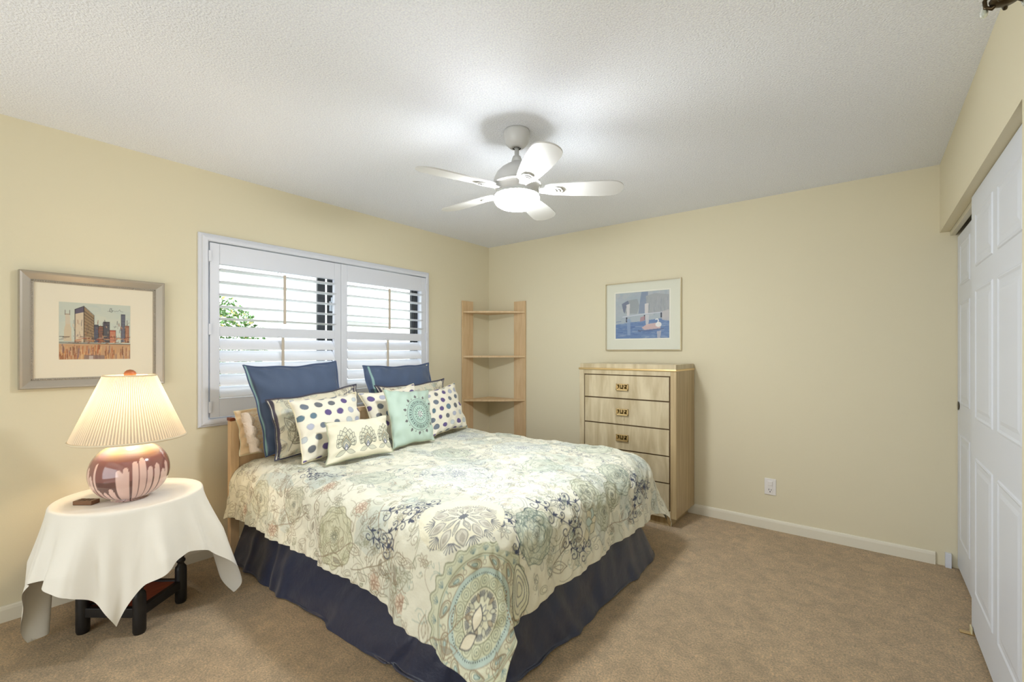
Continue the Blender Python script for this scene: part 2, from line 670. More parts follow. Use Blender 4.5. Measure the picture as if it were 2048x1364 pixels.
# window wall with opening
WY0, WY1, WZ0, WZ1 = -2.715, -.925, .87, 1.995
bm = boxes([(-.15, 0, YN, WY0, 0, H), (-.15, 0, WY1, .15, 0, H), (-.15, 0, WY0, WY1, 0, WZ0), (-.15, 0, WY0, WY1, WZ1, H)], 0)
struct(bmk('wall_left', bm, M['wall'], base=(0, 0, 0)))['label'] = 'pale yellow wall with the shuttered window'
bm = boxes([(0, 4.4, 0, .15, 0, H)], 0)
struct(bmk('wall_back', bm, M['wall'], base=(0, 0, 0)))['label'] = 'pale yellow wall behind the dresser'
bm = boxes([(XH, XH + .045, OY, 0, OH, H), (XH, XH + .12, YN, OY, 0, H)], 0)
struct(bmk('wall_right', bm, M['wall'], base=(XH, 0, 0)))['label'] = 'pale yellow wall and header around the closet opening'
bm = boxes([(4.3, 4.4, YN, 0, 0, H), (XH + .12, 4.3, OY - .2, OY - .1, 0, H)], 0)
struct(bmk('wall_closet', bm, M['wall'], base=(4.3, 0, 0)))['label'] = 'inside wall of the closet'
# near wall, with a wide opening added to let the fill light in
bm = boxes([(-.15, .6, YN - .12, YN, 0, H), (3.2, 4.4, YN - .12, YN, 0, H), (.6, 3.2, YN - .12, YN, 2.3, H)], 0)
struct(bmk('wall_near', bm, M['wall'], base=(0, YN, 0)))['label'] = 'unseen near wall with an opening added for the fill light'
bm = boxes([(.3, .6, -6.2, YN - .12, 0, H), (3.2, 3.5, -6.2, YN - .12, 0, H), (.3, 3.5, -6.3, -6.2, 0, H), (.3, 3.5, -6.3, YN - .12, H, H + .1), (.3, 3.5, -6.3, YN, -.1, 0)], 0)  # unseen shell added to hold the fill light and shut out the sky
struct(bmk('added_hall_shell', bm, mat('added_hall_paint', (226, 222, 212), .8), base=(1.9, -6.2, 0)))['label'] = 'unseen hall shell added round the fill light'


def baseboard(name, x0, y0, x1, y1, nx, ny):
    d, h = .014, .076
    prof = [(0, 0), (d, 0), (d, h - .018), (d * .8, h - .006), (d * .45, h), (0, h)]
    V = [(x0 + nx * p, y0 + ny * p, z) for p, z in prof] + [(x1 + nx * p, y1 + ny * p, z) for p, z in prof]
    n = len(prof)
    F = [(i, (i + 1) % n, n + (i + 1) % n, n + i) for i in range(n)] + [tuple(range(n - 1, -1, -1)), tuple(range(n, 2 * n))]
    o = struct(mk(name, V, F, M['base'], base=(x0, y0, 0)))
    return o


baseboard('baseboard_left', 0, YN, 0, 0, 1, 0)['label'] = 'white baseboard along the window wall'
baseboard('baseboard_back', .014, 0, XH - .02, 0, 0, -1)['label'] = 'white baseboard along the dresser wall'
o = struct(bmk('trim_1', boxes([(XH + .022, XH + .05, -.03, 0, 0, .085)], .002), M['white'], base=(XH + .03, 0, 0)))
o['label'] = 'short white block at the closet corner'

# ------------------------------------------------------------------ window_1: casing, aluminium sliding window, glass
win = struct(thing('window_1', (0, -1.82, WZ0)))
win['label'] = 'window with white casing behind plantation shutters'
oy0, oy1, oz0, oz1 = -2.763, -.880, .826, 2.043


def casing_ring(name, y0, y1, z0, z1, prof, m, parent):
    """prof list of (inset, x) swept round the rectangle"""
    V = []
    n = len(prof)
    for (sy, sz) in ((0, 0), (1, 0), (1, 1), (0, 1)):
        for ins, x in prof:
            yy = (y0 + ins) if sy == 0 else (y1 - ins)
            zz = (z0 + ins) if sz == 0 else (z1 - ins)
            V.append((x, yy, zz))
    F = []
    for c_ in range(4):
        d_ = (c_ + 1) % 4
        for i in range(n - 1):
            F.append((c_ * n + i, d_ * n + i, d_ * n + i + 1, c_ * n + i + 1))
    return mk(name, V, F, m, parent)


casing_ring('casing', oy0, oy1, oz0, oz1, [(0, .0), (0, .012), (.006, .018), (.014, .02), (.018, .032), (.030, .036), (.044, .036), (.050, .030), (.052, .0), (.052, -.14)], M['white'], win)
gm = bpy.data.materials.new('window_glass')
gm.use_nodes = True
gb = gm.node_tree.nodes['Principled BSDF']
gb.inputs['Transmission Weight'].default_value = 1.
gb.inputs['Roughness'].default_value = 0.
gb.inputs['IOR'].default_value = 1.02
gb.inputs['Base Color'].default_value = (1, 1, 1, 1)
fr = boxes([(-.14, -.09, WY0, WY1, WZ0, WZ0 + .04), (-.14, -.09, WY0, WY1, WZ1 - .035, WZ1),
            (-.14, -.09, WY0, WY0 + .035, WZ0, WZ1), (-.14, -.09, WY1 - .035, WY1, WZ0, WZ1)], .002)
bmk('sash_frame', fr, M['alum'], win)
bmk('meeting_rail', boxes([(-.135, -.112, -1.916, -1.853, WZ0, WZ1), (-.110, -.088, -1.842, -1.786, WZ0, WZ1)], .002), M['alum'], win)
bmk('side_stile', boxes([(-.128, -.1, -.995, -.973, WZ0, WZ1), (-.128, -.1, -.945, -.895, WZ0, WZ1)], .002), M['alum'], win)
bmk('glass_pane', boxes([(-.122, -.118, WY0 + .03, WY1 - .03, WZ0 + .03, WZ1 - .03)], 0), gm, win)
bmk('window_latch', boxes([(-.088, -.07, -1.838, -1.812, 1.62, 1.70), (-.08, -.06, -1.83, -1.82, 1.69, 1.73)], .003), mat('latch_metal', (180, 184, 188), .3, metal=.9), win)


# ------------------------------------------------------------------ shutters
def shutter(y0, y1, label, hinge_side):
    z0, z1 = .882, 1.986
    t = thing('window_shutter', (.02, (y0 + y1) / 2, z0), label, 'shutter', 'pair of white louvered shutter panels')
    xa, xb = .0, .03
    sw = .052 if y0 < -2 else .047
    ly, ry = y0 + .055, y1 - .055
    # stiles and rails
    R = [(xa, xb, y0, ly, z0, z1), (xa, xb, ry, y1, z0, z1), (xa, xb, ly, ry, 1.857, z1), (xa, xb, ly, ry, 1.398, 1.462), (xa, xb, ly, ry, z0, 1.002)]
    bmk('frame', boxes(R, .0025), M['white'], t)

    def bank(zs, tilt, nm):
        bm_ = bmesh.new()
        w_, th = .090, .011
        nseg = 12
        for zc in zs:
            ring = []
            for k in range(nseg):
                a = 2 * PI * k / nseg
                u = w_ / 2 * math.cos(a)
                v = th / 2 * math.sin(a) * (1 if abs(math.cos(a)) < .95 else .9)
                x = u * math.cos(tilt) - v * math.sin(tilt)
                z = u * math.sin(tilt) + v * math.cos(tilt)
                ring.append((.015 + x, zc + z))
            va = [bm_.verts.new((x, ly + .001, z)) for x, z in ring]
            vb = [bm_.verts.new((x, ry - .001, z)) for x, z in ring]
            for k in range(nseg):
                k2 = (k + 1) % nseg
                bm_.faces.new((va[k], vb[k], vb[k2], va[k2]))
            bm_.faces.new(va)
            bm_.faces.new(vb[::-1])
        bmesh.ops.recalc_face_normals(bm_, faces=bm_.faces)
        o_ = bmk(nm, bm_, M['louver'], t)
        autosmooth(o_, 40)
    bank([1.822, 1.744, 1.665, 1.587, 1.509], math.radians(4), 'louver_bank')
    bank([1.348, 1.271, 1.194, 1.117, 1.040], math.radians(-54), 'louver_bank')
    yc = (y0 + y1) / 2
    rodm = mat('tilt_rod_paint', (196, 184, 168), .45)
    bmk('tilt_rod', boxes([(.057, .067, yc - .009, yc + .009, 1.492, 1.835)], .003), rodm, t)
    bmk('tilt_rod', boxes([(.040, .050, yc - .014, yc + .004, 1.075, 1.398)], .003), rodm, t)
    for zz in (1.845, 1.402):
        tube('rod_staple', [(.031, yc - .022 + .012 * math.cos(a), zz + .012 * math.sin(a)) for a in np.linspace(0, PI, 9)], .003, M['louver'], t, n=6)
    hy = y0 - .001 if hinge_side < 0 else y1 + .001
    for zz in (1.90, 1.44, .95):
        bmk('hinge', boxes([(.024, .040, hy - .008, hy + .008, zz - .035, zz + .035)], .002), M['white'], t)


shutter(-2.706, -1.804, 'left white louvered shutter panel, nearer the framed skyline picture', -1)
shutter(-1.802, -.932, 'right white louvered shutter panel, nearer the corner shelf', 1)

# ------------------------------------------------------------------ outside
struct(bmk('ground', boxes([(-9, -.16, -9, 6, -.35, -.25)], 0), mat('lawn_soil', (150, 158, 128), .9, noise=(6, .3)), base=(-4, 0, -.3)))['label'] = 'ground outside the window'
nb = thing('neighbor_house', (-2.7, 0, -.25), 'bright white stucco house wall outside the window', 'building')
bmk('stucco_wall', boxes([(-3.0, -2.7, -7, 5, -.25, 4.6)], 0), mat('white_stucco', (184, 180, 172), .9, bump=(60, .3, .01)), nb)
bmk('corner_pilaster', boxes([(-2.7, -2.62, -1.02, -.78, -.25, 4.5)], .005), mat('stucco_trim', (196, 200, 200), .8), nb)
bmk('window_sill', boxes([(-2.7, -2.60, -.1, .95, 1.74, 1.84)], .005), mat('grey_sill', (170, 176, 174), .6), nb)
bmk('lower_band', boxes([(-2.7, -2.62, -.1, .7, 1.58, 1.68)], .005), mat('grey_band', (186, 192, 190), .6), nb)


def shrub(cx, cy, cz, rx, ry, rz, n, seed, label):
    r = np.random.RandomState(seed)
    t = thing('shrub', (cx, cy, -.25), label, 'shrub')
    V, F, Cc = [], [], []
    for i in range(n):
        d = r.normal(size=3)
        d /= np.linalg.norm(d)
        k = r.uniform(.55, 1.02) ** .6
        p = np.array([cx + d[0] * rx * k, cy + d[1] * ry * k, cz + d[2] * rz * k])
        a = r.normal(size=3)
        a /= np.linalg.norm(a)
        b_ = np.cross(a, r.normal(size=3))
        b_ /= np.linalg.norm(b_) + 1e-9
        L, wd_ = r.uniform(.03, .055), r.uniform(.008, .014)
        i0 = len(V)
        nrm = np.cross(a, b_) * .006
        V += [p, p + a * L * .5 + b_ * wd_ + nrm, p + a * L, p + a * L * .5 - b_ * wd_ + nrm]
        F.append((i0, i0 + 1, i0 + 2, i0 + 3))
        g = r.uniform(.6, 1.25)
        base_ = np.array(lin((96, 140, 62))) * g * .6
        if r.rand() < .12:
            base_ = np.array(lin((190, 170, 90)))
        Cc += [base_] * 4
    mk('foliage', V, F, mat('shrub_leaf', (120, 168, 84), .6, vcol=True), t, cols=Cc)
    V = []
    for q in range(7):
        an = q * .9
        tube('branch', [(cx, cy, -.25), (cx + .05 * math.cos(an), cy + .05 * math.sin(an), .4), (cx + rx * .6 * math.cos(an), cy + ry * .6 * math.sin(an), cz)], .012, mat('bark', (120, 96, 72), .8) if q == 0 else bpy.data.materials['bark'], t, n=6)


shrub(-1.55, -2.28, 1.22, .42, .60, .66, 5600, 3, 'green leafy bush outside the left window pane')

# ------------------------------------------------------------------ closet doors
def closet_door(name, y0, y1, x, z0, z1, label, pull_y):
    t = struct(thing(name, (x, (y0 + y1) / 2, z0)))
    t['label'] = label
    w = y1 - y0
    th = .032
    # six-panel face as a height-field of nested rings
    bm = boxes([(x, x + th, y0, y1, z0, z1)], .002)
    bmk('slab', bm, M['door'], t)
    cols_ = [(y0 + .115, y0 + w / 2 - .05), (y0 + w / 2 + .05, y1 - .115)]
    hh = z1 - z0
    rows = [(z0 + .19, z0 + .80), (z0 + .98, z0 + 1.56), (z0 + 1.665, z0 + 1.90)]
    for (a, b_) in cols_:
        for (c_, d_) in rows:
            V, F = [], []
            steps = [(0, 0.0004), (.012, -.007), (.024, -.007), (.045, -.001), (.05, .0)]
            # recess ring: moulding (raised bead), groove, raised field
            steps = [(-.004, .0), (.0, .004), (.006, .005), (.014, .0012), (.034, .0012), (.050, .0045)]
            for ins, hgt in steps:
                V += [(x - hgt, a + ins, c_ + ins), (x - hgt, b_ - ins, c_ + ins), (x - hgt, b_ - ins, d_ - ins), (x - hgt, a + ins, d_ - ins)]
            for s_ in range(len(steps) - 1):
                for k in range(4):
                    k2 = (k + 1) % 4
                    F.append((s_ * 4 + k, (s_ + 1) * 4 + k, (s_ + 1) * 4 + k2, s_ * 4 + k2))
            q = (len(steps) - 1) * 4
            F.append((q, q + 3, q + 2, q + 1))
            mk('raised_panel', V, F, M['door'], t)
    # finger pull
    V = []
    bmc = bmesh.new()
    bmesh.ops.create_cone(bmc, cap_ends=True, segments=24, radius1=.026, radius2=.022, depth=.006, matrix=Matrix.Translation((x - .002, pull_y, .98)) @ Matrix.Rotation(PI / 2, 4, 'Y'))
    bmk('finger_pull', bmc, M['bronze'], t)
    return t


closet_door('door_1', OY + .06, -.795, 3.665, .018, 2.02, 'near white six-panel sliding closet door, in front of the other', OY + .12)
closet_door('door_2', -.93, -.004, 3.708, .018, 1.985, 'far white six-panel sliding closet door, next to the back wall', -.055)
o = struct(bmk('trim_2', boxes([(3.676, 3.700, OY + .02, -.002, 1.999, 2.06)], .001), mat('track_lip', (214, 208, 188), .4, metal=.3), base=(3.68, -.9, 2.0)))
o['label'] = 'closet door track under the header'
o = thing('floor_guide', (3.66, -.845, 0), 'small metal floor guide under the edge of the near closet door', 'door guide')
bmk('bracket', boxes([(3.618, 3.70, -.86, -.835, .001, .006)], .001), M['brass'], o)
bmk('fin', boxes([(3.655, 3.660, -.86, -.82, .004, .034)], .001), mat('ivory_plastic', (220, 210, 170), .4), o)

# ------------------------------------------------------------------ ceiling fan
FX, FY = 1.85, -1.92
fan = thing('ceiling_fan', (FX, FY, H), 'white five-blade ceiling fan with a lit round glass light', 'ceiling fan')
lathe('canopy', [(.0, H - .001), (.066, H - .001), (.068, H - .01), (.067, H - .03), (.058, H - .062), (.040, H - .083), (.022, H - .09), (.021, H - .084), (.0, H - .08)], FX, FY, M['fan'], fan)
lathe('canopy_opening', [(.0215, H - .0895), (.0205, H - .083), (0, H - .082)], FX, FY, M['black'], fan)
lathe('downrod', [(.0, H - .06), (.0115, H - .06), (.0115, H - .128), (.02, H - .132), (.027, H - .15), (.03, H - .162)], FX, FY, M['fan'], fan)
lathe('motor_housing', [(.0, 2.285), (.028, 2.283), (.034, 2.27), (.055, 2.262), (.080, 2.245), (.103, 2.222), (.117, 2.195), (.123, 2.172), (.125, 2.166), (.128, 2.164), (.128, 2.158), (.120, 2.156), (.113, 2.152), (.110, 2.135), (.100, 2.118), (.090, 2.112), (0, 2.112)], FX, FY, M['fan'], fan, n=64)
lathe('light_collar', [(.0, 2.116), (.092, 2.116), (.112, 2.110), (.116, 2.104), (.112, 2.100), (0, 2.1)], FX, FY, M['fan'], fan, n=64)
dome = mat('lit_frosted_glass', (255, 255, 255), .4, emit=((.93, .965, 1.0), FAN_EMIT))
prof = [(.114, 2.104), (.118, 2.092), (.117, 2.078), (.108, 2.062), (.090, 2.050), (.062, 2.043), (.030, 2.040), (0.0, 2.0395)]
lathe('glass_light', prof, FX, FY, dome, fan, n=36)
A0 = math.radians(34.3)
for k in range(5):
    a = A0 + k * 2 * PI / 5
    rot = Matrix.Translation((FX, FY, 2.135)) @ Matrix.Rotation(a, 4, 'Z') @ Matrix.Rotation(math.radians(-11), 4, 'X')
    # blade outline in local x (length) y (width)
    r0, r1 = .145, .545
    up, dn = [], []
    n = 22
    for i in range(n + 1):
        t_ = math.sin(i / n * PI / 2)
        x = r0 + (r1 - r0) * t_
        hw = .044 + .026 * math.sin(min(t_ / .72, 1) * PI / 2)
        if t_ > .78:
            q = (t_ - .78) / .22
            hw *= math.sqrt(max(1 - q ** 2.6, 0))
        if t_ < .06:
            hw *= .75 + .25 * (t_ / .06)
        up.append((x, hw))
        dn.append((x, -hw))
    ol = up + dn[::-1][1:]
    bmb = bmesh.new()
    vt = [bmb.verts.new(rot @ Vector((x, y, .003))) for x, y in ol]
    vb = [bmb.verts.new(rot @ Vector((x, y, -.003))) for x, y in ol]
    bmb.faces.new(vt)
    bmb.faces.new(vb[::-1])
    for i in range(len(ol)):
        j = (i + 1) % len(ol)
        bmb.faces.new((vt[j], vt[i], vb[i], vb[j]))
    bl = bmk('blade', bmb, M['fan'], fan)
    bmi = bmesh.new()
    # blade iron: tapered arm then rounded plate with two arc slots suggested by ridges
    pl = [(.085, .016), (.13, .020), (.165, .030), (.20, .034), (.225, .027), (.238, .0)]
    ol2 = pl + [(x, -y) for x, y in pl[::-1][1:]]
    vt = [bmi.verts.new(rot @ Vector((x, y, -.004))) for x, y in ol2]
    vb = [bmi.verts.new(rot @ Vector((x, y, -.010))) for x, y in ol2]
    bmi.faces.new(vt)
    bmi.faces.new(vb[::-1])
    for i in range(len(ol2)):
        j = (i + 1) % len(ol2)
        bmi.faces.new((vt[j], vt[i], vb[i], vb[j]))
    br = bmk('blade_bracket', bmi, M['fan'], fan)
    for rr in (.205, .222):
        pts = [rot @ Vector((rr - .03 + .03 * math.cos(q), .022 * math.sin(q), -.011)) for q in np.linspace(-.9, .9, 9)]
        tube('slot', pts, .0022, bpy.data.materials.get('fan_slot_grey') or mat('fan_slot_grey', (150, 150, 146), .6), br, n=6)

# small bronze ceiling fixture with crystal drops, just entering the frame top right
fx = thing('crystal_ceiling_light', (3.46, -2.18, H), 'small dark bronze fixture with a clear crystal drop at the ceiling corner', 'ceiling light')
FXX, FXY = 3.565, -2.080
lathe('ceiling_plate', [(0, H - .001), (.06, H - .001), (.06, H - .02), (.02, H - .035), (0, H - .035)], FXX, FXY, M['bronze'], fx, n=24)
tube('stem', [(FXX, FXY, H - .03), (FXX, FXY, 2.22)], .006, M['bronze'], fx)
for k in range(5):
    a = 2 * PI * k / 5 + .3
    pts = [(FXX + r * math.cos(a), FXY + r * math.sin(a), z) for r, z in ((.004, 2.235), (.014, 2.212), (.028, 2.202), (.040, 2.212), (.042, 2.23), (.034, 2.24))]
    tube('scroll_arm', pts, .005, M['bronze'], fx, n=8)
lathe('bobeche', [(0, 2.198), (.018, 2.201), (.032, 2.210), (.034, 2.216), (.018, 2.212), (0, 2.210)], FXX, FXY, M['bronze'], fx, n=24)
cm = mat('clear_crystal', (225, 232, 222), .08, spec=.8)
cm.node_tree.nodes['Principled BSDF'].inputs['Transmission Weight'].default_value = .7
for a in (.62, 2.6):
    px, py = FXX + .046 * math.cos(a), FXY + .046 * math.sin(a)
    lathe('crystal_drop', [(0, 2.24), (.002, 2.235), (.006, 2.218), (.009, 2.205), (.007, 2.195), (0, 2.190)], px, py, cm, fx, n=8)

# ------------------------------------------------------------------ dresser
dr = thing('dresser', (1.78, -.23, 0), 'tall pale travertine-look chest of five drawers against the back wall', 'dresser')
dx0, dx1, dyf, dyb = 1.388, 2.187, -.45, -.012
bm = boxes([(dx0, dx0 + .043, dyf, dyb, .075, 1.155), (dx0 + .043, dx1 - .043, dyf, dyb, 1.118, 1.155),
            (dx0 + .043, dx1 - .043, dyf, dyb, .075, .125), (dx0 + .043, dx1 - .043, dyf + .02, dyb, .1, 1.12)], .0015)
bmk('case_front', bm, M['travert'], dr)
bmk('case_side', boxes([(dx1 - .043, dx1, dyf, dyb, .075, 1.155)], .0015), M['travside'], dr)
bmk('drawer_gap_shadow', boxes([(dx0 + .04, dx1 - .04, dyf + .012, dyf + .019, .12, 1.121)], 0), mat('gap_shadow_brown', (104, 84, 58), .7), dr)  # brown sheet behind the drawers stands in for shadow in the gaps
bmk('top', boxes([(dx0 + .004, dx1 - .004, dyf + .004, dyb, 1.167, 1.203)], .0015), M['travert'], dr)
bmk('brass_edge', boxes([(dx0 - .006, dx1 + .004, dyf - .008, dyb, 1.153, 1.168)], .004), M['brass'], dr)
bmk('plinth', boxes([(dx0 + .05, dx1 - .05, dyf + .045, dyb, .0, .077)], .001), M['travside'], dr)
zz = [(.935, 1.110), (.731, .925), (.533, .721), (.333, .523), (.132, .323)]
for i, (a, b_) in enumerate(zz):
    d = bmk('drawer', boxes([(dx0 + .051, dx1 - .053, dyf - .001, dyf + .014, a, b_)], .0015), M['travert'], dr)
    c_ = (a + b_) / 2
    hx = 1.772
    B = [(hx - .05, hx + .05, dyf - .018, dyf - .010, c_ - .027, c_ - .014), (hx - .05, hx + .05, dyf - .018, dyf - .010, c_ + .018, c_ + .025),
         (hx - .05, hx - .043, dyf - .018, dyf - .010, c_ - .027, c_ + .025), (hx + .043, hx + .05, dyf - .018, dyf - .010, c_ - .027, c_ + .025),
         (hx - .02, hx - .012, dyf - .018, dyf - .010, c_ - .02, c_ + .02), (hx + .012, hx + .02, dyf - .018, dyf - .010, c_ - .02, c_ + .02),
         (hx - .030, hx - .012, dyf - .018, dyf - .010, c_ - .014, c_ - .006), (hx + .012, hx + .030, dyf - .018, dyf - .010, c_ + .004, c_ + .012),
         (hx - .006, hx + .004, dyf - .018, dyf - .010, c_ - .005, c_ + .022), (hx - .046, hx - .036, dyf - .011, dyf - .001, c_ - .01, c_ + .01), (hx + .036, hx + .046, dyf - .011, dyf - .001, c_ - .01, c_ + .01)]
    bmk('pull', boxes(B, .0015), M['brass'], d)
    bmk('pull_backplate', boxes([(hx - .044, hx + .044, dyf - .003, dyf - .0005, c_ - .02, c_ + .02)], .001), mat('dark_brass', (92, 76, 40), .4, metal=.8) if i == 0 else bpy.data.materials['dark_brass'], d)
tube('pull_string', [(1.785, dyf - .012, .800), (1.786, dyf - .011, .785), (1.784, dyf - .011, .77), (1.787, dyf - .011, .765)], .0012, M['chrome'], dr, n=5)

# ------------------------------------------------------------------ corner shelf
sh = thing('corner_shelf', (.2, -.2, 0), 'tall birch corner shelf with open triangular shelves between side panels', 'shelf')
bmk('side_panel', boxes([(.004, .022, -.430, -.275, 0, 1.822)], .0015), M['maple'], sh)
# panel edges facing the room
bmk('side_panel', boxes([(.365, .510, -.022, -.004, 0, 1.822)], .0015), M['maple'], sh)
for z in (1.715, 1.258, .810, .36):
    pts = [(.02, -.02)]
    p0, p1 = (.024, -.425), (.505, -.024)
    n = 14
    arc = []
    for i in range(n + 1):
        t_ = i / n
        x = p0[0] + (p1[0] - p0[0]) * t_
        y = p0[1] + (p1[1] - p0[1]) * t_
        k = .028 * math.sin(PI * t_)
        arc.append((x + k * .64, y - k * .77))
    ol = [(.024, -.024)] + arc
    bms = bmesh.new()
    va = [bms.verts.new((x, y, z)) for x, y in ol]
    vb = [bms.verts.new((x, y, z - .018)) for x, y in ol]
    bms.faces.new(va)
    bms.faces.new(vb[::-1])
    for i in range(len(ol)):
        j = (i + 1) % len(ol)
        bms.faces.new((va[j], va[i], vb[i], vb[j]))
    bmesh.ops.recalc_face_normals(bms, faces=bms.faces)
    bmk('shelf_board', bms, M['maple'], sh)

# ------------------------------------------------------------------ outlet
ot = thing('wall_outlet', (2.722, 0, .31), 'white wall outlet plate low on the wall right of the dresser', 'outlet')
bmk('cover_plate', boxes([(2.684, 2.759, -.007, 0, .252, .371)], .003), mat('outlet_plastic', (236, 232, 228), .35), ot)
bmk('receptacle', boxes([(2.704, 2.739, -.010, -.006, .266, .357)], .002), bpy.data.materials['outlet_plastic'], ot)
bmk('rocker', boxes([(2.706, 2.737, -.015, -.009, .320, .352)], .003), bpy.data.materials['outlet_plastic'], ot)
bmk('sockets', boxes([(2.712, 2.715, -.0105, -.0095, .285, .297), (2.727, 2.730, -.0105, -.0095, .285, .295), (2.718, 2.724, -.0105, -.0095, .272, .279)], 0), M['black'], ot)


# ------------------------------------------------------------------ pictures
def frame_ring(name, wall, u0, u1, z0, z1, prof, m, parent):
    """wall 'x': on x=0 facing +x with u=y; wall 'y': on y=0 facing -y with u=x. prof: (inset, depth)"""
    V = []
    n = len(prof)
    for (su, sz) in ((0, 0), (1, 0), (1, 1), (0, 1)):
        for ins, d in prof:
            uu = (u0 + ins) if su == 0 else (u1 - ins)
            zz_ = (z0 + ins) if sz == 0 else (z1 - ins)
            V.append((d, uu, zz_) if wall == 'x' else (uu, -d, zz_))
    F = []
    for c_ in range(4):
        d_ = (c_ + 1) % 4
        for i in range(n - 1):
            F.append((c_ * n + i, d_ * n + i, d_ * n + i + 1, c_ * n + i + 1))
    o_ = mk(name, V, F, m, parent)
    bm_ = bmesh.new()
    bm_.from_mesh(o_.data)
    bmesh.ops.recalc_face_normals(bm_, faces=bm_.faces)
    bm_.to_mesh(o_.data)
    bm_.free()
    return o_


paper = mat('print_paper', (240, 235, 220), .55, vcol=True)
# left: skyline picture
p1 = thing('framed_picture', (.01, -3.228, 1.11), 'framed city skyline painting in a wide silver frame beside the window', 'picture')
py0, py1, pz0, pz1 = -3.522, -2.938, 1.113, 1.700
frame_ring('frame', 'x', py0, py1, pz0, pz1, [(0, .002), (0, .028), (.004, .034), (.012, .032), (.036, .020), (.040, .018), (.040, .008)], M['silver'], p1)
bmd = bmesh.new()
nb_ = 0
for side in range(4):
    L = (py1 - py0 - .092) if side % 2 == 0 else (pz1 - pz0 - .092)
    n = int(L / .0085)
    for i in range(n + 1):
        q = i / n
        if side == 0: c_ = (py0 + .046 + q * L, pz0 + .046)
        elif side == 2: c_ = (py0 + .046 + q * L, pz1 - .046)
        elif side == 1: c_ = (py1 - .046, pz0 + .046 + q * L)
        else: c_ = (py0 + .046, pz0 + .046 + q * L)
        bmesh.ops.create_icosphere(bmd, subdivisions=1, radius=.0042, matrix=Matrix.Translation((.019, c_[0], c_[1])))
bmk('beaded_edge', bmd, M['silver'], p1, smooth=True)
frame_ring('frame_lip', 'x', py0 + .040, py1 - .040, pz0 + .040, pz1 - .040, [(0, .019), (.012, .017), (.013, .010)], M['silver'], p1)
bmk('mat_board', boxes([(.006, .012, py0 + .04, py1 - .04, pz0 + .04, pz1 - .04)], 0), mat('cream_mat_board', (232, 222, 200), .7), p1)
# painting canvas
aw, ah = .287, .297
cv = Canvas(1.0, 1.0, 190, 190, (196, 200, 186))
for _ in range(60):
    x, y = rng.random(), rng.uniform(.3, 1)
    cv.fill(circ(x, y, rng.uniform(.03, .12), rng.uniform(.02, .08), n=12), rng.choice(((200, 204, 190), (188, 196, 186), (206, 204, 184), (178, 190, 186))), .25)
cv.fill([(0, 0), (1, 0), (1, .27), (0, .27)], (190, 150, 112), 1)
for _ in range(150):
    x = rng.random()
    y1_ = rng.uniform(.06, .26)
    cv.line([(x, y1_), (x + rng.uniform(-.01, .01), y1_ - rng.uniform(.04, .16))], rng.uniform(.008, .02), rng.choice(((170, 90, 50), (140, 66, 40), (206, 150, 90), (196, 160, 130), (110, 60, 44), (214, 176, 130), (120, 100, 110))), .7)
cv.fill([(.33, .0), (.62, .0), (.62, .07), (.33, .08)], (120, 104, 104), .7)
cv.fill([(.4, .0), (.46, .0), (.46, .06), (.4, .06)], (196, 180, 170), .8)
def bld(x0, x1, y1_, col, win=None, y0=.3, ink=(48, 40, 40)):
    cv.fill([(x0, y0), (x1, y0), (x1, y1_), (x0, y1_)], col, .95)
    if win:
        yy = y0 + .02
        while yy < y1_ - .02:
            cv.line([(x0 + .008, yy), (x1 - .008, yy + rng.uniform(-.004, .004))], .008, win, .8)
            yy += .028
    cv.line([(x0, y0), (x0, y1_), (x1, y1_), (x1, y0)], .007, ink, .8)
cv.fill([(.06, .32), (.07, .55), (.09, .62), (.14, .62), (.16, .55), (.165, .32)], (204, 182, 150), .8)
cv.line([(.08, .78), (.08, .86)], .008, (90, 60, 50), .9)
cv.line([(.14, .78), (.14, .86)], .008, (90, 60, 50), .9)
cv.fill([(.08, .6), (.15, .6), (.14, .8), (.08, .8)], (206, 186, 160), .7)
cv.line([(.08, .79), (.14, .79)], .008, (90, 60, 50), .9)
bld(.45, .53, .62, (60, 60, 74), (110, 120, 140))
bld(.53, .60, .60, (84, 66, 60), (190, 110, 70))
bld(.60, .69, .68, (54, 52, 62), (120, 116, 120))
bld(.69, .78, .53, (176, 92, 66), (222, 180, 140))
bld(.86, .92, .83, (72, 74, 92), (140, 140, 150))
bld(.92, .98, .62, (150, 96, 72), (200, 150, 110))
cv.line([(.95, .62), (.95, .72)], .01, (90, 70, 66), .9)
cv.fill([(.21, .3), (.33, .3), (.33, .94), (.21, .88)], (208, 190, 164), 1)
cv.fill([(.21, .80), (.33, .84), (.33, .94), (.21, .88)], (96, 88, 104), 1)
cv.fill([(.33, .3), (.47, .3), (.47, .78), (.33, .94)], (150, 126, 96), 1)
for k in range(9):
    cv.line([(.335, .86 - k * .06), (.465, .73 - k * .048)], .011, (70, 58, 54) if k < 2 else (104, 84, 64), .8)
cv.line([(.21, .3), (.21, .88), (.33, .945), (.33, .3)], .011, (36, 30, 32), .9)
cv.line([(.33, .945), (.47, .79), (.47, .5)], .009, (60, 50, 44), .8)
for _ in range(70):
    x, y = rng.random(), rng.uniform(.28, .42)
    cv.line([(x, y), (x + rng.uniform(.02, .09), y + rng.uniform(-.01, .01))], rng.uniform(.006, .016), rng.choice(((196, 130, 78), (220, 180, 130), (110, 60, 48), (60, 44, 44), (170, 150, 140), (160, 84, 60))), .75)
cv.line([(0, .288), (.4, .282), (1, .27)], .012, (44, 30, 30), .95)
cv.line([(0, .31), (.5, .30)], .007, (60, 40, 40), .8)
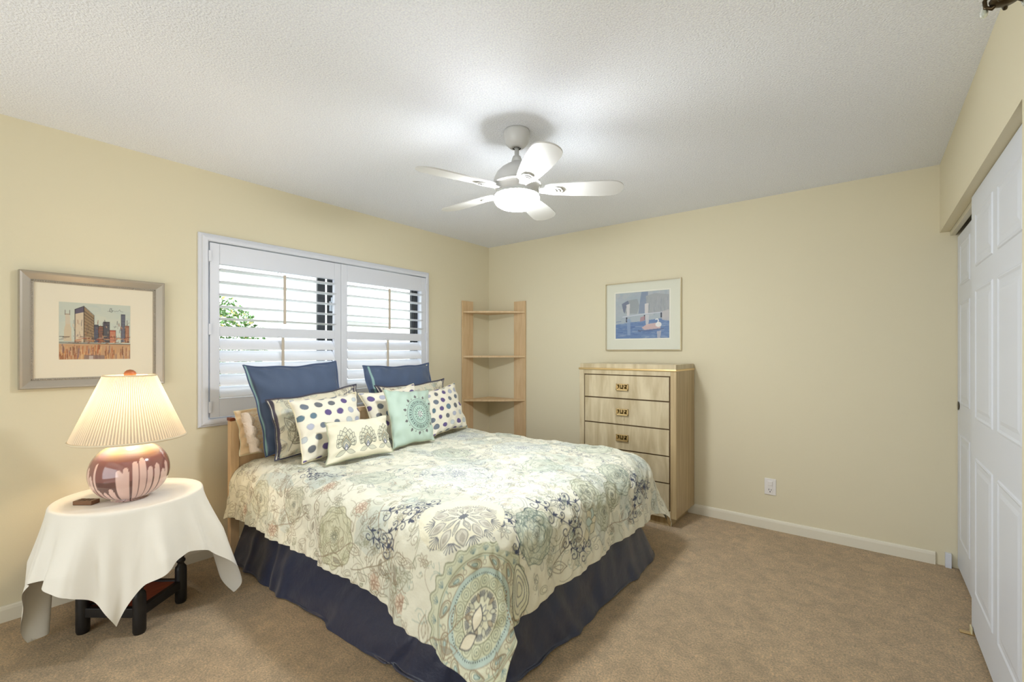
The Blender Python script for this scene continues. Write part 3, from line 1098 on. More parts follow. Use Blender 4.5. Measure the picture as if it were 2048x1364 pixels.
for _ in range(90):
    x, y = rng.uniform(.18, .98), rng.uniform(.3, .66)
    cv.line([(x, y), (x + rng.uniform(-.01, .01), y + rng.uniform(.02, .07))], rng.uniform(.005, .013), rng.choice(((44, 38, 44), (70, 56, 58), (150, 84, 60), (90, 80, 96), (206, 170, 130))), .6)
# signature scribble
cv.line([(.69, .88), (.70, .93), (.72, .93), (.715, .905), (.735, .89), (.72, .86), (.69, .875)], .007, (50, 46, 50), .9)
cv.line([(.66, .875), (.75, .89), (.77, .875), (.79, .89), (.81, .88), (.84, .915), (.85, .885), (.89, .875)], .005, (60, 56, 58), .8)
P = np.zeros((190, 190, 3))
P[..., 0] = .0126
P[..., 1] = (-3.380 + np.linspace(0, aw, 190))[None, :]
P[..., 2] = (1.259 + np.linspace(0, ah, 190))[:, None]
grid_mesh('painting', P, paper, p1, cols=cv.im, smooth=False)

# right: pond picture
p2 = thing('framed_picture', (1.75, -.01, 1.31), 'framed blue pond print with bridge and swan boat above the dresser', 'picture')
frame_ring('frame', 'y', 1.413, 2.086, 1.310, 1.906, [(0, .001), (0, .022), (.002, .026), (.006, .026), (.008, .022), (.009, .012)], M['chrome'], p2)
bmk('mat_board', boxes([(1.420, 2.080, -.010, -.004, 1.317, 1.899)], 0), mat('pale_mat_board', (222, 222, 206), .7), p2)
frame_ring('inner_mat', 'y', 1.497, 1.997, 1.404, 1.826, [(0, .0104), (.001, .0118), (.008, .0118), (.009, .0106)], mat('inner_mat_white', (238, 236, 224), .7), p2)
cv = Canvas(1.0, .84, 200, 168, (168, 178, 186))
PAL = ((176, 184, 190), (160, 172, 182), (186, 188, 186), (168, 172, 184))
for _ in range(80):
    cv.fill(circ(rng.random(), rng.uniform(.45, .84), rng.uniform(.03, .1), rng.uniform(.03, .08), n=12), rng.choice(PAL), .35)
cv.fill([(0, 0), (1, 0), (1, .36), (0, .26)], (104, 130, 172), 1)
for _ in range(160):
    x, y = rng.random(), rng.uniform(0, .33)
    cv.line([(x, y), (x + rng.uniform(.04, .14), y + rng.uniform(-.01, .01))], rng.uniform(.008, .02), rng.choice(((96, 122, 168), (84, 110, 158), (130, 152, 184), (110, 136, 176), (150, 166, 190))), .6)
cv.fill([(.12, .64), (.26, .70), (.42, .72), (.46, .6), (.42, .45), (.2, .46)], (150, 156, 160), .9)
cv.fill([(.12, .64), (.24, .70), (.28, .6), (.2, .56), (.18, .46), (.15, .5)], (110, 118, 140), .9)
cv.fill([(.5, .84), (.62, .84), (.62, .45), (.44, .45), (.46, .6)], (116, 132, 160), .75)
cv.fill([(.58, .76), (.75, .80), (1, .76), (1, .45), (.6, .45)], (160, 164, 168), 1)
for _ in range(50):
    x = rng.uniform(.6, 1)
    y = rng.uniform(.48, .74)
    cv.line([(x, y), (x + rng.uniform(-.01, .01), y - rng.uniform(.04, .12))], .02, rng.choice(((150, 156, 160), (168, 170, 176), (140, 148, 158))), .4)
cv.fill([(.21, .62), (.28, .64), (.27, .42), (.22, .42)], (204, 202, 204), 1)
cv.fill([(.56, .62), (.63, .63), (.62, .43), (.56, .43)], (204, 200, 200), 1)
cv.line([(.14, .40), (.6, .44), (1, .46)], .014, (200, 204, 214), 1)
cv.line([(.10, .36), (.3, .38)], .008, (150, 160, 180), .9)
for (x, y) in ((.215, .35), (.555, .38), (.86, .41)):
    cv.fill([(x - .012, y - .05), (x + .012, y - .05), (x + .012, y + .04), (x - .012, y + .04)], (60, 62, 76), 1)
cv.fill([(.88, .47), (1, .5), (1, .3), (.87, .32)], (186, 182, 182), .9)
cv.fill([(.22, .36), (.29, .36), (.29, .06), (.23, .06)], (140, 160, 190), .8)
cv.fill([(.57, .42), (.64, .42), (.63, .22), (.58, .22)], (196, 196, 200), .9)
cv.fill([(.47, .3), (.56, .32), (.56, .40), (.48, .38)], (170, 130, 136), .8)
cv.fill([(.5, .19), (.56, .15), (.84, .17), (.86, .24), (.76, .27), (.6, .25)], (204, 176, 172), .9)
cv.line([(.44, .13), (.5, .14), (.6, .135), (.9, .165)], .012, (90, 96, 124), .9)
cv.line([(.44, .15), (.48, .12)], .01, (80, 90, 110), .9)
cv.fill(circ(.81, .24, .055, .045, n=16), (226, 224, 222), 1)
cv.line([(.79, .26), (.81, .31), (.79, .34), (.76, .33)], .016, (232, 232, 230), 1)
cv.fill([(.78, .12), (.86, .13), (.84, .0), (.79, .0)], (190, 186, 190), .7)
P = np.zeros((168, 200, 3))
P[..., 0] = (1.508 + np.linspace(0, .478, 200))[None, :]
P[..., 1] = -.0112
P[..., 2] = (1.415 + np.linspace(0, .400, 168))[:, None]
grid_mesh('print', P, paper, p2, cols=cv.im, smooth=False)

# ------------------------------------------------------------------ bed
BX0, BZ, YC = .2, .645, -1.755
bed = thing('bed', (1.2, YC, 0), 'double bed with pale wooden headboard under the window', 'bed')
bmk('headboard', boxes([(.150, .196, -2.650, -2.600, 0, .872), (.150, .196, -1.02, -.970, 0, .872), (.158, .188, -2.60, -1.02, .28, .850), (.150, .196, -2.60, -1.02, .84, .872)], .003), M['headwood'], bed)
bmk('headboard_bolt', boxes([(.150, .2, -2.655, -2.628, .873, .892), (.165, .19, -2.625, -2.60, .873, .886)], .003), mat('rust_brown_metal', (140, 74, 44), .4, metal=.4), bed)
bmk('mattress', boxes([(.205, 2.09, -2.50, -1.01, .33, .595)], .05, 4), mat('mattress_ticking', (225, 222, 212), .8), bed)
bmk('box_spring', boxes([(.205, 2.09, -2.50, -1.01, .14, .33)], .01), mat('box_spring_cloth', (120, 116, 110), .8), bed)
for (x, y) in ((.3, -2.4), (.3, -1.1), (2.0, -2.4), (2.0, -1.1)):
    bmk('leg', boxes([(x - .03, x + .03, y - .03, y + .03, 0, .14)], .003), M['black'], bed)

# bed skirt
path = []
def arc_pts(cx, cy, rx, ry, a0, a1, n):
    return [(cx + rx * math.cos(a), cy + ry * math.sin(a)) for a in np.linspace(a0, a1, n)]
top_c = [(.20, -2.53), (1.95, -2.53)] + arc_pts(1.97, -2.40, .13, .13, -PI / 2, 0, 8)[1:] + [(2.10, -1.75), (2.10, -1.12)] + arc_pts(1.97, -1.11, .13, .13, 0, PI / 2, 8)[1:] + [(.2, -.98)]
bot_c = [(.20, -2.645), (1.72, -2.645)] + arc_pts(1.86, -2.29, .345, .34, -PI / 2, 0, 8)[1:] + [(2.235, -1.75), (2.235, -1.03)] + arc_pts(2.09, -1.01, .14, .13, 0, PI / 2, 8)[1:] + [(.2, -.89)]
def resample(pl, n):
    pl = np.array(pl)
    d = np.concatenate([[0], np.cumsum(np.hypot(*np.diff(pl, axis=0).T))])
    t = np.linspace(0, d[-1], n)
    return np.stack([np.interp(t, d, pl[:, 0]), np.interp(t, d, pl[:, 1])], 1), d[-1]
def seg_resample(pl, per):
    out = []
    for (a, b_), k in zip(zip(pl[:-1], pl[1:]), per):
        for i in range(k):
            t = i / k
            out.append((a[0] + (b_[0] - a[0]) * t, a[1] + (b_[1] - a[1]) * t))
    out.append(pl[-1])
    return np.array(out)
per = [220] + [10] * 7 + [90, 90] + [8] * 7 + [200]
tc_, bc_ = seg_resample(top_c, per), seg_resample(bot_c, per)
n = len(tc_)
mrow = 44
s_ = np.concatenate([[0], np.cumsum(np.hypot(*np.diff(bc_, axis=0).T))])
tan = np.gradient(bc_, axis=0)
tan /= np.linalg.norm(tan, axis=1)[:, None]
nor = np.stack([tan[:, 1], -tan[:, 0]], 1)
fold = np.zeros(n)
r_ = np.random.RandomState(11)
for k in range(26):
    s0 = r_.uniform(.1, s_[-1])
    fold += r_.uniform(.4, 1.) * r_.choice([-1, 1]) * np.exp(-((s_ - s0) / r_.uniform(.02, .07)) ** 2)
P = np.zeros((n, mrow, 3))
for j in range(mrow):
    t = j / (mrow - 1)
    q = tc_ * (1 - t) + bc_ * t
    bulge = .012 * math.sin(PI * t) + .02 * t * t
    sk = s_ + .12 * (1 - t) * np.sin(s_ * 3.1)
    fj = np.interp(sk, s_, fold)
    cr = .0025 * np.sin(s_ * 38 + t * 9) * np.sin(s_ * 11 + 2) + .004 * np.sin(t * 14 + s_ * 7) * np.sin(s_ * 5.3)
    off = bulge - .02 + fj * .016 * (.25 + t * .9) + cr * min(1, t * 3)
    P[:, j, 0] = q[:, 0] + nor[:, 0] * off
    P[:, j, 1] = q[:, 1] + nor[:, 1] * off
    P[:, j, 2] = .36 * (1 - t) + .004 + .006 * (1 + np.sin(s_ * 9)) * (t > .97)
navy = mat('navy_satin', (31, 40, 68), .36, spec=.6, sheen=.3, bump=(26, .25, .01))
grid_mesh('bed_skirt', P, navy, base=(1.2, YC, 0), flip=False)
sk = bpy.data.objects['bed_skirt']
tag(sk, 'dark navy satin bed skirt hanging to the carpet round the bed', 'bed skirt')

# ------------------------------------------------------------------ comforter
A_, B_ = 1.87, .75
LF, LL, LR = .445, .42, .42
RR = .15
DA = .0029
LIP = .035


def cloth_map(a, b):
    """flat cloth (a along the bed, b across) -> draped position"""
    over_a, over_b = np.maximum(a - (A_ + LF), 0), np.maximum(np.abs(b) - (B_ + np.where(b < 0, LL, LR)), 0)
    hemr = np.exp(-((np.maximum(a - A_, np.abs(b) - B_) - .40) / .05) ** 2)
    lip = np.clip((over_a + over_b) / LIP, 0, 1)
    a = a - 2 * over_a
    b = b - 2 * over_b * np.sign(b)
    da = np.maximum(a - A_, 0)
    db = np.maximum(np.abs(b) - B_, 0)
    gr = np.clip((a - 1.35) / .5, 0, 1)
    db = db * np.where(b < 0, 1 + .17 * gr * gr * (3 - 2 * gr), 1)
    r = np.hypot(da, db)
    ca, cb = np.minimum(a, A_), np.clip(b, -B_, B_)
    th = np.arctan2(db, da + 1e-9)
    th2 = th * np.where(b < 0, (th / (PI / 2) + 1e-9) ** .55, 1)
    ux, uy = np.where(r > 0, np.cos(th2), 0), np.where(r > 0, np.sin(th2) * np.sign(b), 0)
    corner = (da > 0) * (db > 0) * np.sin(2 * th)
    left = (b < 0)
    pn = np.where(left, 1.35, 1.7)
    nrm_ = (np.abs(ux) ** pn + np.abs(uy) ** pn) ** (1 / pn)
    nrm_ = np.where(nrm_ > 0, nrm_, 1)
    ux, uy = ux / nrm_, uy / nrm_
    ph = np.minimum(r / RR, PI / 2)
    e = np.maximum(r - RR * PI / 2, 0)
    tau = .12 + np.where(b < 0, .60, .28) * corner
    # folds: waves along the perimeter growing to the hem
    cq = .25
    per_ = np.where(b < 0, np.where(da <= 0, a, np.where(db > 0, A_ + (PI / 2 - th) * cq, A_ + PI / 2 * cq + b + B_)),
                    np.where(da <= 0, 2 * A_ + PI * cq + 2 * B_ - a, np.where(db > 0, A_ + PI / 2 * cq + 2 * B_ + th * cq, A_ + PI / 2 * cq + b + B_)))
    g = np.clip(r / .45, 0, 1) ** 1.5
    wave = .010 * np.sin(per_ * 11 + 1.0) + .007 * np.sin(per_ * 23 + .7) + .004 * np.sin(per_ * 47)
    h = RR * np.sin(ph) + e * np.sin(tau) + g * wave + .004 * hemr * np.sin(per_ * 95)
    d = RR * (1 - np.cos(ph)) + e * np.cos(tau)
    # puffy top
    tp = (1 - g)
    puff = (.010 * np.sin(a * 7.3 + b * 3.1) * np.sin(b * 6.1 - a * 2.0) + .006 * np.sin(a * 15 + 2 * np.sin(b * 6)) * np.sin(b * 13 + 1)
            + .0034 * np.sin(a * 41 + 3 * np.sin(b * 9)) * np.sin(b * 29 + 2 * np.sin(a * 7)) + .0016 * np.sin(a * 83 + b * 40) * np.sin(b * 71 - a * 30))
    puff = puff + .012 * np.exp(-((a - 1.2) / .6) ** 2 - ((b - .55) / .4) ** 2)
    crease = -.007 * np.exp(-(((a - 1.3) * .6 + (b + .3)) / .014) ** 2) * np.exp(-((a - 1.3) / .4) ** 2)
    crease = crease - .006 * np.exp(-(((a - 1.6) * -.5 + (b + .55)) / .012) ** 2) * np.exp(-((a - 1.6) / .35) ** 2)
    fine = .0032 * np.sin(per_ * 60 + r * 30) * np.sin(r * 40 + per_ * 9)
    side = np.clip(r / .2, 0, 1)
    x = BX0 + ca + ux * (h + side * (fine + puff * .5) - lip * .016)
    y = YC + cb + uy * (h + side * (fine + puff * .5) - lip * .016)
    z = BZ - d + (puff + crease) * (1 - side * .7) + lip * .004
    # head-end roll under the pillows
    z = z - .03 * np.exp(-(a / .05) ** 2)
    return x, y, np.maximum(z, .012)


na = int((A_ + LF + LIP) / DA)
nb = int((2 * B_ + LL + LR + 2 * LIP) / DA)
a_ = np.linspace(0, A_ + LF + LIP, na)
b_ = np.linspace(-B_ - LL - LIP, B_ + LR + LIP, nb)
cv = Canvas(a_[-1], b_[-1] - b_[0], na, nb, (232, 230, 212), 0, b_[0])
# ground tint patches of the print
for _ in range(110):
    x, y = rng.uniform(0, 2.3), rng.uniform(-1.15, 1.15)
    cv.fill(circ(x, y, rng.uniform(.05, .14), rng.uniform(.04, .1), n=18, wob=.12, wn=5), rng.choice(((204, 210, 200), (196, 206, 200), (212, 212, 194), (202, 206, 190))), .6)
tangle(cv, 0, 1.95, -.75, .75, 1700, .62)
tangle(cv, 0, 2.0, -.75, .75, 500, .8, ((112, 120, 128), (120, 118, 108), (96, 106, 124)))
tangle(cv, 0, 2.3, -1.17, -.75, 560, .75, (OLIVE, BROWN, (140, 134, 100), (120, 110, 90)))
tangle(cv, 1.9, 2.3, -.7, 1.15, 300, .75, (OLIVE, (104, 124, 118), (118, 120, 112)))
tangle(cv, 0, 2.3, .75, 1.15, 260, .55)
# large motifs on the top (medallions fading in grey-blue)
for (x, y, r) in ((.55, -.35, .17), (1.25, .42, .20), (.62, .5, .17), (1.35, -.30, .19)):
    cv.fill(circ(x, y, r, n=40, wob=.04, wn=14), (216, 222, 216), .5)
    for rr in (1, .9, .68, .64, .4, .22):
        cv.line(circ(x, y, r * rr, n=60, wob=.04 if rr > .8 else 0, wn=14), LW, (140, 152, 160), .75, True)
    for k in range(14):
        a = 2 * PI * k / 14
        cv.line(petal(x, y, a, r * .42, r * .62, r * .06), LW, (120, 134, 150), .8, True)
        cv.line(petal(x, y, a, r * .70, r * .88, r * .08), LW, (132, 146, 140), .8, True)
        cv.line(petal(x, y, a, r * .05, r * .3, r * .05), LW, (96, 106, 140), .8, True)
for (x, y, r) in ((.95, .05, .12), (1.62, .12, .12), (1.05, -.62, .12), (.3, .1, .11), (1.65, .68, .12), (.9, .72, .1)):
    rose(cv, x, y, r, (200, 208, 190), (140, 150, 138))
for (x, y, an, L, cv_) in ((.75, -.1, .4, .5, .1), (1.15, .12, -1.2, .5, .15), (1.55, -.1, .9, .45, -.1), (.45, -.65, .2, .5, .1), (1.0, -.45, -.4, .45, .12), (1.45, .5, .6, .4, -.12), (.8, .35, 2.2, .5, .1)):
    vine(cv, x, y, an, L, (104, 112, 126), .7, 8, .030, 1.0, cv_)
# left side panel: flower bands, brown stems
rose(cv, .42, -1.0, .10, (218, 216, 190), (160, 156, 130))
rose(cv, 1.18, -1.02, .13, (206, 206, 168), (140, 134, 100))
rose(cv, .78, -.96, .09, (216, 214, 192), (156, 156, 130))
for (x, y, an, L) in ((.2, -.8, -1.2, .35), (.62, -.8, -1.4, .36), (.95, -.78, -1.5, .38), (1.40, -.80, -1.3, .42), (1.58, -.88, -1.8, .32), (1.32, -1.12, .2, .35), (1.75, -1.0, -.9, .25), (.55, -1.1, .1, .4), (1.02, -1.14, .2, .3)):
    leafvine(cv, x, y, an, L, rng.choice((BROWN, (140, 126, 100))), .9, 5, .085)
for (x, y) in ((.98, -.82), (1.30, -.86), (.6, -1.12), (1.48, -1.12), (1.68, -1.1), (.25, -1.1), (1.85, -1.12)):
    daisy(cv, x, y, .035, (150, 112, 90), .9, 7, (224, 200, 176))
    cv.line(circ(x, y, .042, n=22, wob=.08, wn=11), LW, (150, 120, 90), .8, True)
for (x, y, an, L) in ((.62, -.72, -.9, .22), (.70, -.76, -.3, .2), (1.42, -.84, .2, .26), (1.50, -.92, .5, .22), (1.40, -.92, -.7, .18)):
    vine(cv, x, y, an, L, NAVY, .95, 6, .032, 1.6, .15)
# foot side
tangle(cv, 1.95, 2.28, -.7, .7, 60, .5, (OLIVE, TEAL))
for (x, y, an, L, c2) in ((1.88, -.40, .1, .34, .15), (1.95, -.30, .6, .34, .18), (2.12, -.28, .1, .24, .3), (1.93, .38, .15, .3, .12), (1.98, .50, .0, .3, -.15), (2.06, .52, .6, .2, .2), (1.9, -.66, .3, .25, .2), (2.02, -.62, .1, .2, -.2)):
    vine(cv, x, y, an, L, NAVY, .97, 7, .034, 1.7, c2)
rose(cv, 2.05, -.50, .115, (190, 202, 182), (92, 114, 104))
rose(cv, 1.98, .34, .115, (194, 204, 184), (100, 118, 108))
# butterfly/paisley cluster between the roses
for (x, y, r) in ((2.0, -.02, .11), (2.12, .08, .1), (2.06, .2, .08)):
    rose(cv, x, y, r * .9, (208, 212, 186), (118, 124, 96))
for k in range(7):
    p = petal(2.13, -.12 + .015 * k, k * .9, .01, .075, .022)
    cv.fill(p, AQUA if k % 2 else (220, 214, 186), .9)
    cv.line(p, LW * 1.2, (110, 116, 96), .95, True)
leafvine(cv, 2.2, .1, 1.2, .5, BROWN, .9, 6, .07)
leafvine(cv, 2.25, -.45, 1.8, .4, (120, 110, 90), .9, 5, .1)
p = petal(2.12, -.70, -.2, 0, .17, .05)
cv.fill(p, (206, 208, 198), 1); cv.line(p, LW * 1.6, (70, 76, 84), .95, True)
p = petal(2.16, -.66, .5, 0, .15, .045)
cv.fill(p, (206, 206, 196), 1); cv.line(p, LW * 1.6, (70, 76, 84), .95, True)
# big star flower at the bend and the great medallion on the hanging corner
cv.fill(circ(1.80, -.72, .17, n=30), (236, 231, 206), .9)
snowflake(cv, 1.84, -.755, .15)
# lining on the turned-under lip and the hem stitch
im = cv.im.transpose(1, 0, 2).copy()
AG, BG = np.meshgrid(a_, b_, indexing='ij')
lipm = (AG > A_ + LF + .004) | (BG < -B_ - LL - .004) | (BG > B_ + LR + .004)
im[lipm] = lin((216, 190, 142))
x, y, z = cloth_map(AG, BG)
# the great medallion printed on the hanging corner: w across the drape, l down the cloth
c2 = Canvas(.80, .80, 400, 400, (232, 230, 212), -.40, 0)
tangle(c2, -.4, .4, 0, .8, 160, .6, (OLIVE, BROWN, TEAL))
medallion(c2, .0, .40, .225)
leafvine(c2, -.30, .52, -.6, .3, (158, 140, 114), .95, 4, .09, .1)
leafvine(c2, .02, .62, -1.1, .34, (158, 140, 114), .95, 5, .08, .25)
leafvine(c2, .16, .55, 1.9, .22, (150, 132, 108), .9, 4, .07, .1)
p = paisley(.19, .40, 1.3, .19, .055)
c2.fill(p, (230, 230, 206), 1)
c2.line(p, LW * 1.8, (100, 108, 100), .95, True)
for q in (.78, .55, .3):
    pp_ = p + (np.array([[.195, .40]]) - p) * (1 - q)
    c2.line(pp_, LW * 1.2, (80, 92, 88) if q > .6 else NAVY, .9, True)
for k in range(14):
    t_ = -.9 + 1.8 * k / 13
    c2.fill(circ(.19 + .072 * math.cos(t_ + 2.6), .40 + .09 * math.sin(t_ + 2.6), .004, n=6), (150, 120, 84), .9)
for (px_, py_, an_) in ((.0, .37, 2.0), (-.02, .45, 2.9), (.20, .53, .3)):
    p = petal(px_, py_, an_, 0, .075, .022)
    c2.fill(p, (230, 222, 198), 1)
    c2.line(p, LW * 1.4, (60, 62, 74), .95, True)
cdx, cdy = np.cos(-PI / 4), np.sin(-PI / 4)
W_ = (x - (BX0 + A_)) * (-cdy) + (y - (YC - B_)) * cdx
L_ = np.hypot(np.maximum(AG - A_, 0), np.maximum(-BG - B_, 0))
msk = (AG > A_ - .02) & (BG < -B_ + .02) | ((L_ > 0) & (np.hypot(W_, L_ - .40) < .26) & (BG < 0) & (AG > A_ - .25) & (BG < -.45))
msk &= (np.hypot(W_ - .02, (L_ - .42)) < .30) & (L_ > .10)
iw = np.clip((((W_ - .03) * 1.25 + .40) / .80 * 399), 0, 398.99)
il = np.clip(((L_ + .058) / .80 * 399), 0, 398.99)
i0, j0 = il.astype(int), iw.astype(int)
fi, fj_ = (il - i0)[..., None], (iw - j0)[..., None]
smp = (c2.im[i0, j0] * (1 - fi) * (1 - fj_) + c2.im[i0 + 1, j0] * fi * (1 - fj_) + c2.im[i0, j0 + 1] * (1 - fi) * fj_ + c2.im[i0 + 1, j0 + 1] * fi * fj_)
msk &= ~lipm
im[msk] = smp[msk]
comf_m = mat('printed_cotton', (236, 230, 200), .62, spec=.25, sheen=.15, vcol=True, bump=(17, .6, .016, 5))
cf = grid_mesh('comforter', np.stack([x, y, z], -1), comf_m, base=(1.2, YC, .6), cols=im, flip=True)
tag(cf, 'cream paisley comforter with medallions and navy scrolls spread over the bed', 'comforter')


# ------------------------------------------------------------------ pillows
def pillow(name, TL, TR, BR, BL, th, m, label, cat='pillow', group=None, n=90, pinch=.05, flange=0., cv=None, back=None, seed=1, piping=None, pip_r=.004, puff=.42, wr=1., flange_m=None, twist=0.):
    r = np.random.RandomState(seed)
    TL, TR, BR, BL = [np.array(p, float) for p in (TL, TR, BR, BL)]
    mm = n
    u = np.linspace(-1, 1, n)
    v = np.linspace(-1, 1, mm)
    U, V = np.meshgrid(u, v)                     # V up
    # concave edges with pointed corners
    pinch = pinch * 1.45
    Uc = U * (1 - pinch * (1 - V ** 2) * np.abs(U) ** 2 + .010 * np.sin(V * 9 + seed) * np.abs(U) ** 3)
    Vc = V * (1 - pinch * (1 - U ** 2) * np.abs(V) ** 2 + .012 * np.sin(U * 8 + seed * 2) * np.abs(V) ** 3)
    s, t = (Uc + 1) / 2, (Vc + 1) / 2
    P0 = (BL[None, None] * ((1 - s) * (1 - t))[..., None] + BR * (s * (1 - t))[..., None] + TL * ((1 - s) * t)[..., None] + TR * (s * t)[..., None])
    nrm = np.cross((TR - TL) + (BR - BL), (TL - BL) + (TR - BR))
    nrm /= np.linalg.norm(nrm)
    f = 1 - flange
    Ui, Vi = np.clip(U / f, -1, 1), np.clip(V / f, -1, 1)
    prof = (np.clip(1 - Ui ** 2, 0, 1) * np.clip(1 - Vi ** 2, 0, 1)) ** puff
    ph1, ph2, ph3 = r.uniform(0, 6, 3)
    edge = np.maximum(np.abs(U), np.abs(V))
    wrk = 1.7 * (.0035 * np.sin(V * 13 + 3 * np.sin(U * 3 + ph1) + ph2) * np.abs(U) ** 2 + .003 * np.sin(U * 15 + 3 * np.sin(V * 3 + ph3)) * np.abs(V) ** 2
           + .0022 * np.sin(U * 5 + V * 7 + ph1) * np.cos(V * 4 - U * 6 + ph2)) * wr
    flw = .004 * np.sin(9 * (U + V) + ph3) * (edge > f)
    base = tuple((BL + BR) / 2)
    tt = thing(name, base, label, cat, group)
    cols = cv.im if cv is not None else None
    front = P0 + nrm * (th / 2 * prof + wrk * (prof > .02) + flw + .0008)[..., None]
    backP = P0 - nrm * (th / 2 * prof - flw * 1 + .0008)[..., None]
    grid_mesh('cover_front', front, m, tt, cols=cols)
    grid_mesh('cover_back', backP, back or m, tt, flip=True, cols=(np.broadcast_to(np.array(lin((226, 220, 200))), backP.shape) if cols is not None else None))
    # closed seam / piping
    k = slice(None, None, 2)
    seam = np.concatenate([P0[0, :-1][k], P0[:-1, -1][k], P0[-1, ::-1][:-1][k], P0[::-1, 0][:-1][k]])
    flw_s = np.concatenate([flw[0, :-1][k], flw[:-1, -1][k], flw[-1, ::-1][:-1][k], flw[::-1, 0][:-1][k]])
    seam = seam + nrm * flw_s[:, None]
    tube('piping', [tuple(p) for p in seam], pip_r, piping or m, tt, n=8, closed=True)
    return tt


blue = mat('blue_polished_cotton', (74, 98, 142), .58, spec=.25, sheen=.35, vcol=True, bump=(30, .12, .008))
blue_edge = mat('blue_edging', (76, 92, 126), .5)
teal_m = mat('pale_teal_edging', (150, 186, 182), .6)
floral_m = mat('floral_sham_cotton', (226, 218, 194), .7, sheen=.1, vcol=True, bump=(30, .12, .006))
navyflange = mat('charcoal_edging', (66, 66, 84), .6)
dots_m = mat('dotted_linen', (240, 234, 216), .8, sheen=.1, vcol=True, bump=(60, .1, .003))
cream_pipe = mat('cream_piping', (232, 222, 190), .7)
sage_pipe = mat('sage_piping', (176, 182, 156), .7)
mint_m = mat('mint_cotton', (176, 204, 188), .6, sheen=.2, vcol=True, bump=(26, .12, .006))
lace_m = mat('cream_lace_cotton', (232, 206, 168), .75, vcol=True, bump=(60, .3, .004))


def c_blue(n=110):
    c = Canvas(2, 2, n, n, (76, 92, 120), -1, -1)
    for (x0, x1) in ((-1, -.945),):
        c.fill([(x0, -1), (x1, -1), (x1, 1), (x0, 1)], (150, 186, 182), 1)
    c.line([(-.935, -1), (-.935, 1)], .016, (56, 66, 96), 1)
    return c


def c_blue2(n=110):
    c = Canvas(2, 2, n, n, (76, 92, 120), -1, -1)
    c.fill([(-.88, -1), (-.82, -1), (-.82, 1), (-.88, 1)], (150, 186, 182), 1)
    return c


def c_floral(n, seed, w=.66, h=.40):
    global rng
    rng = random.Random(seed)
    c = Canvas(w, h, n, n, (228, 220, 196), -w / 2, -h / 2)
    for _ in range(14):
        c.fill(circ(rng.uniform(-w / 2, w / 2), rng.uniform(-h / 2, h / 2), rng.uniform(.03, .07), n=14, wob=.1, wn=5), rng.choice(((212, 214, 198), (206, 206, 186), (218, 212, 190))), .6)
    tangle(c, -w / 2, w / 2, -h / 2, h / 2, 70, .6)
    rose(c, -.18, -.06, .07, (206, 202, 176), (140, 132, 108))
    rose(c, .12, .05, .07, (204, 208, 190), (130, 136, 126))
    for k in range(6):
        leafvine(c, rng.uniform(-w / 2, w / 2), rng.uniform(-h / 2, 0), rng.uniform(.5, 2.4), .22, (112, 98, 80), .9, 4, .06)
    for k in range(4):
        vine(c, rng.uniform(-w / 2, w / 2 - .1), rng.uniform(.0, h / 2 - .03), rng.uniform(-.5, .5), .2, (80, 82, 96), .9, 5, .02, 1.2, .1)
    leafvine(c, -w / 2 + .08, -h / 2 + .04, 1.2, .3, (90, 76, 62), .95, 4, .10)
    fw = .018
    ww, hh = w / 2, h / 2
    ins = .020
    for (p, q) in (((-ww + ins, -hh), (-ww + ins, hh)), ((ww - ins, -hh), (ww - ins, hh)), ((-ww, hh - ins * .35), (ww, hh - ins * .35))):
        c.line([p, q], fw if p[0] == q[0] else .006, (78, 72, 86), 1)
    return c


def c_dots(n, seed, w=.5, h=.5):
    r = random.Random(seed)
    c = Canvas(w, h, n, n, (241, 235, 217), -w / 2, -h / 2)
    DC = ((98, 84, 136), (112, 122, 134), (196, 202, 204), (98, 84, 136), (180, 184, 200), (108, 112, 118), (100, 126, 142))
    st = .096
    k = 0
    for i in range(-4, 5):
        for j in range(-4, 5):
            x = i * st + (st / 2 if j % 2 else 0) + r.uniform(-.006, .006)
            y = j * st * .9 + r.uniform(-.006, .006)
            col = DC[(i * 3 + j * 2 + k) % len(DC)]
            k += r.choice((0, 1))
            rx = r.uniform(.021, .029)
            c.fill(circ(x, y, rx, rx * r.uniform(.86, 1.05), n=24, rot=r.uniform(0, 3), wob=.02, wn=3), col, 1)
            c.line(circ(x, y, rx * .97, n=24), .0015, tuple(int(v * .8) for v in col), .8, True)
    return c


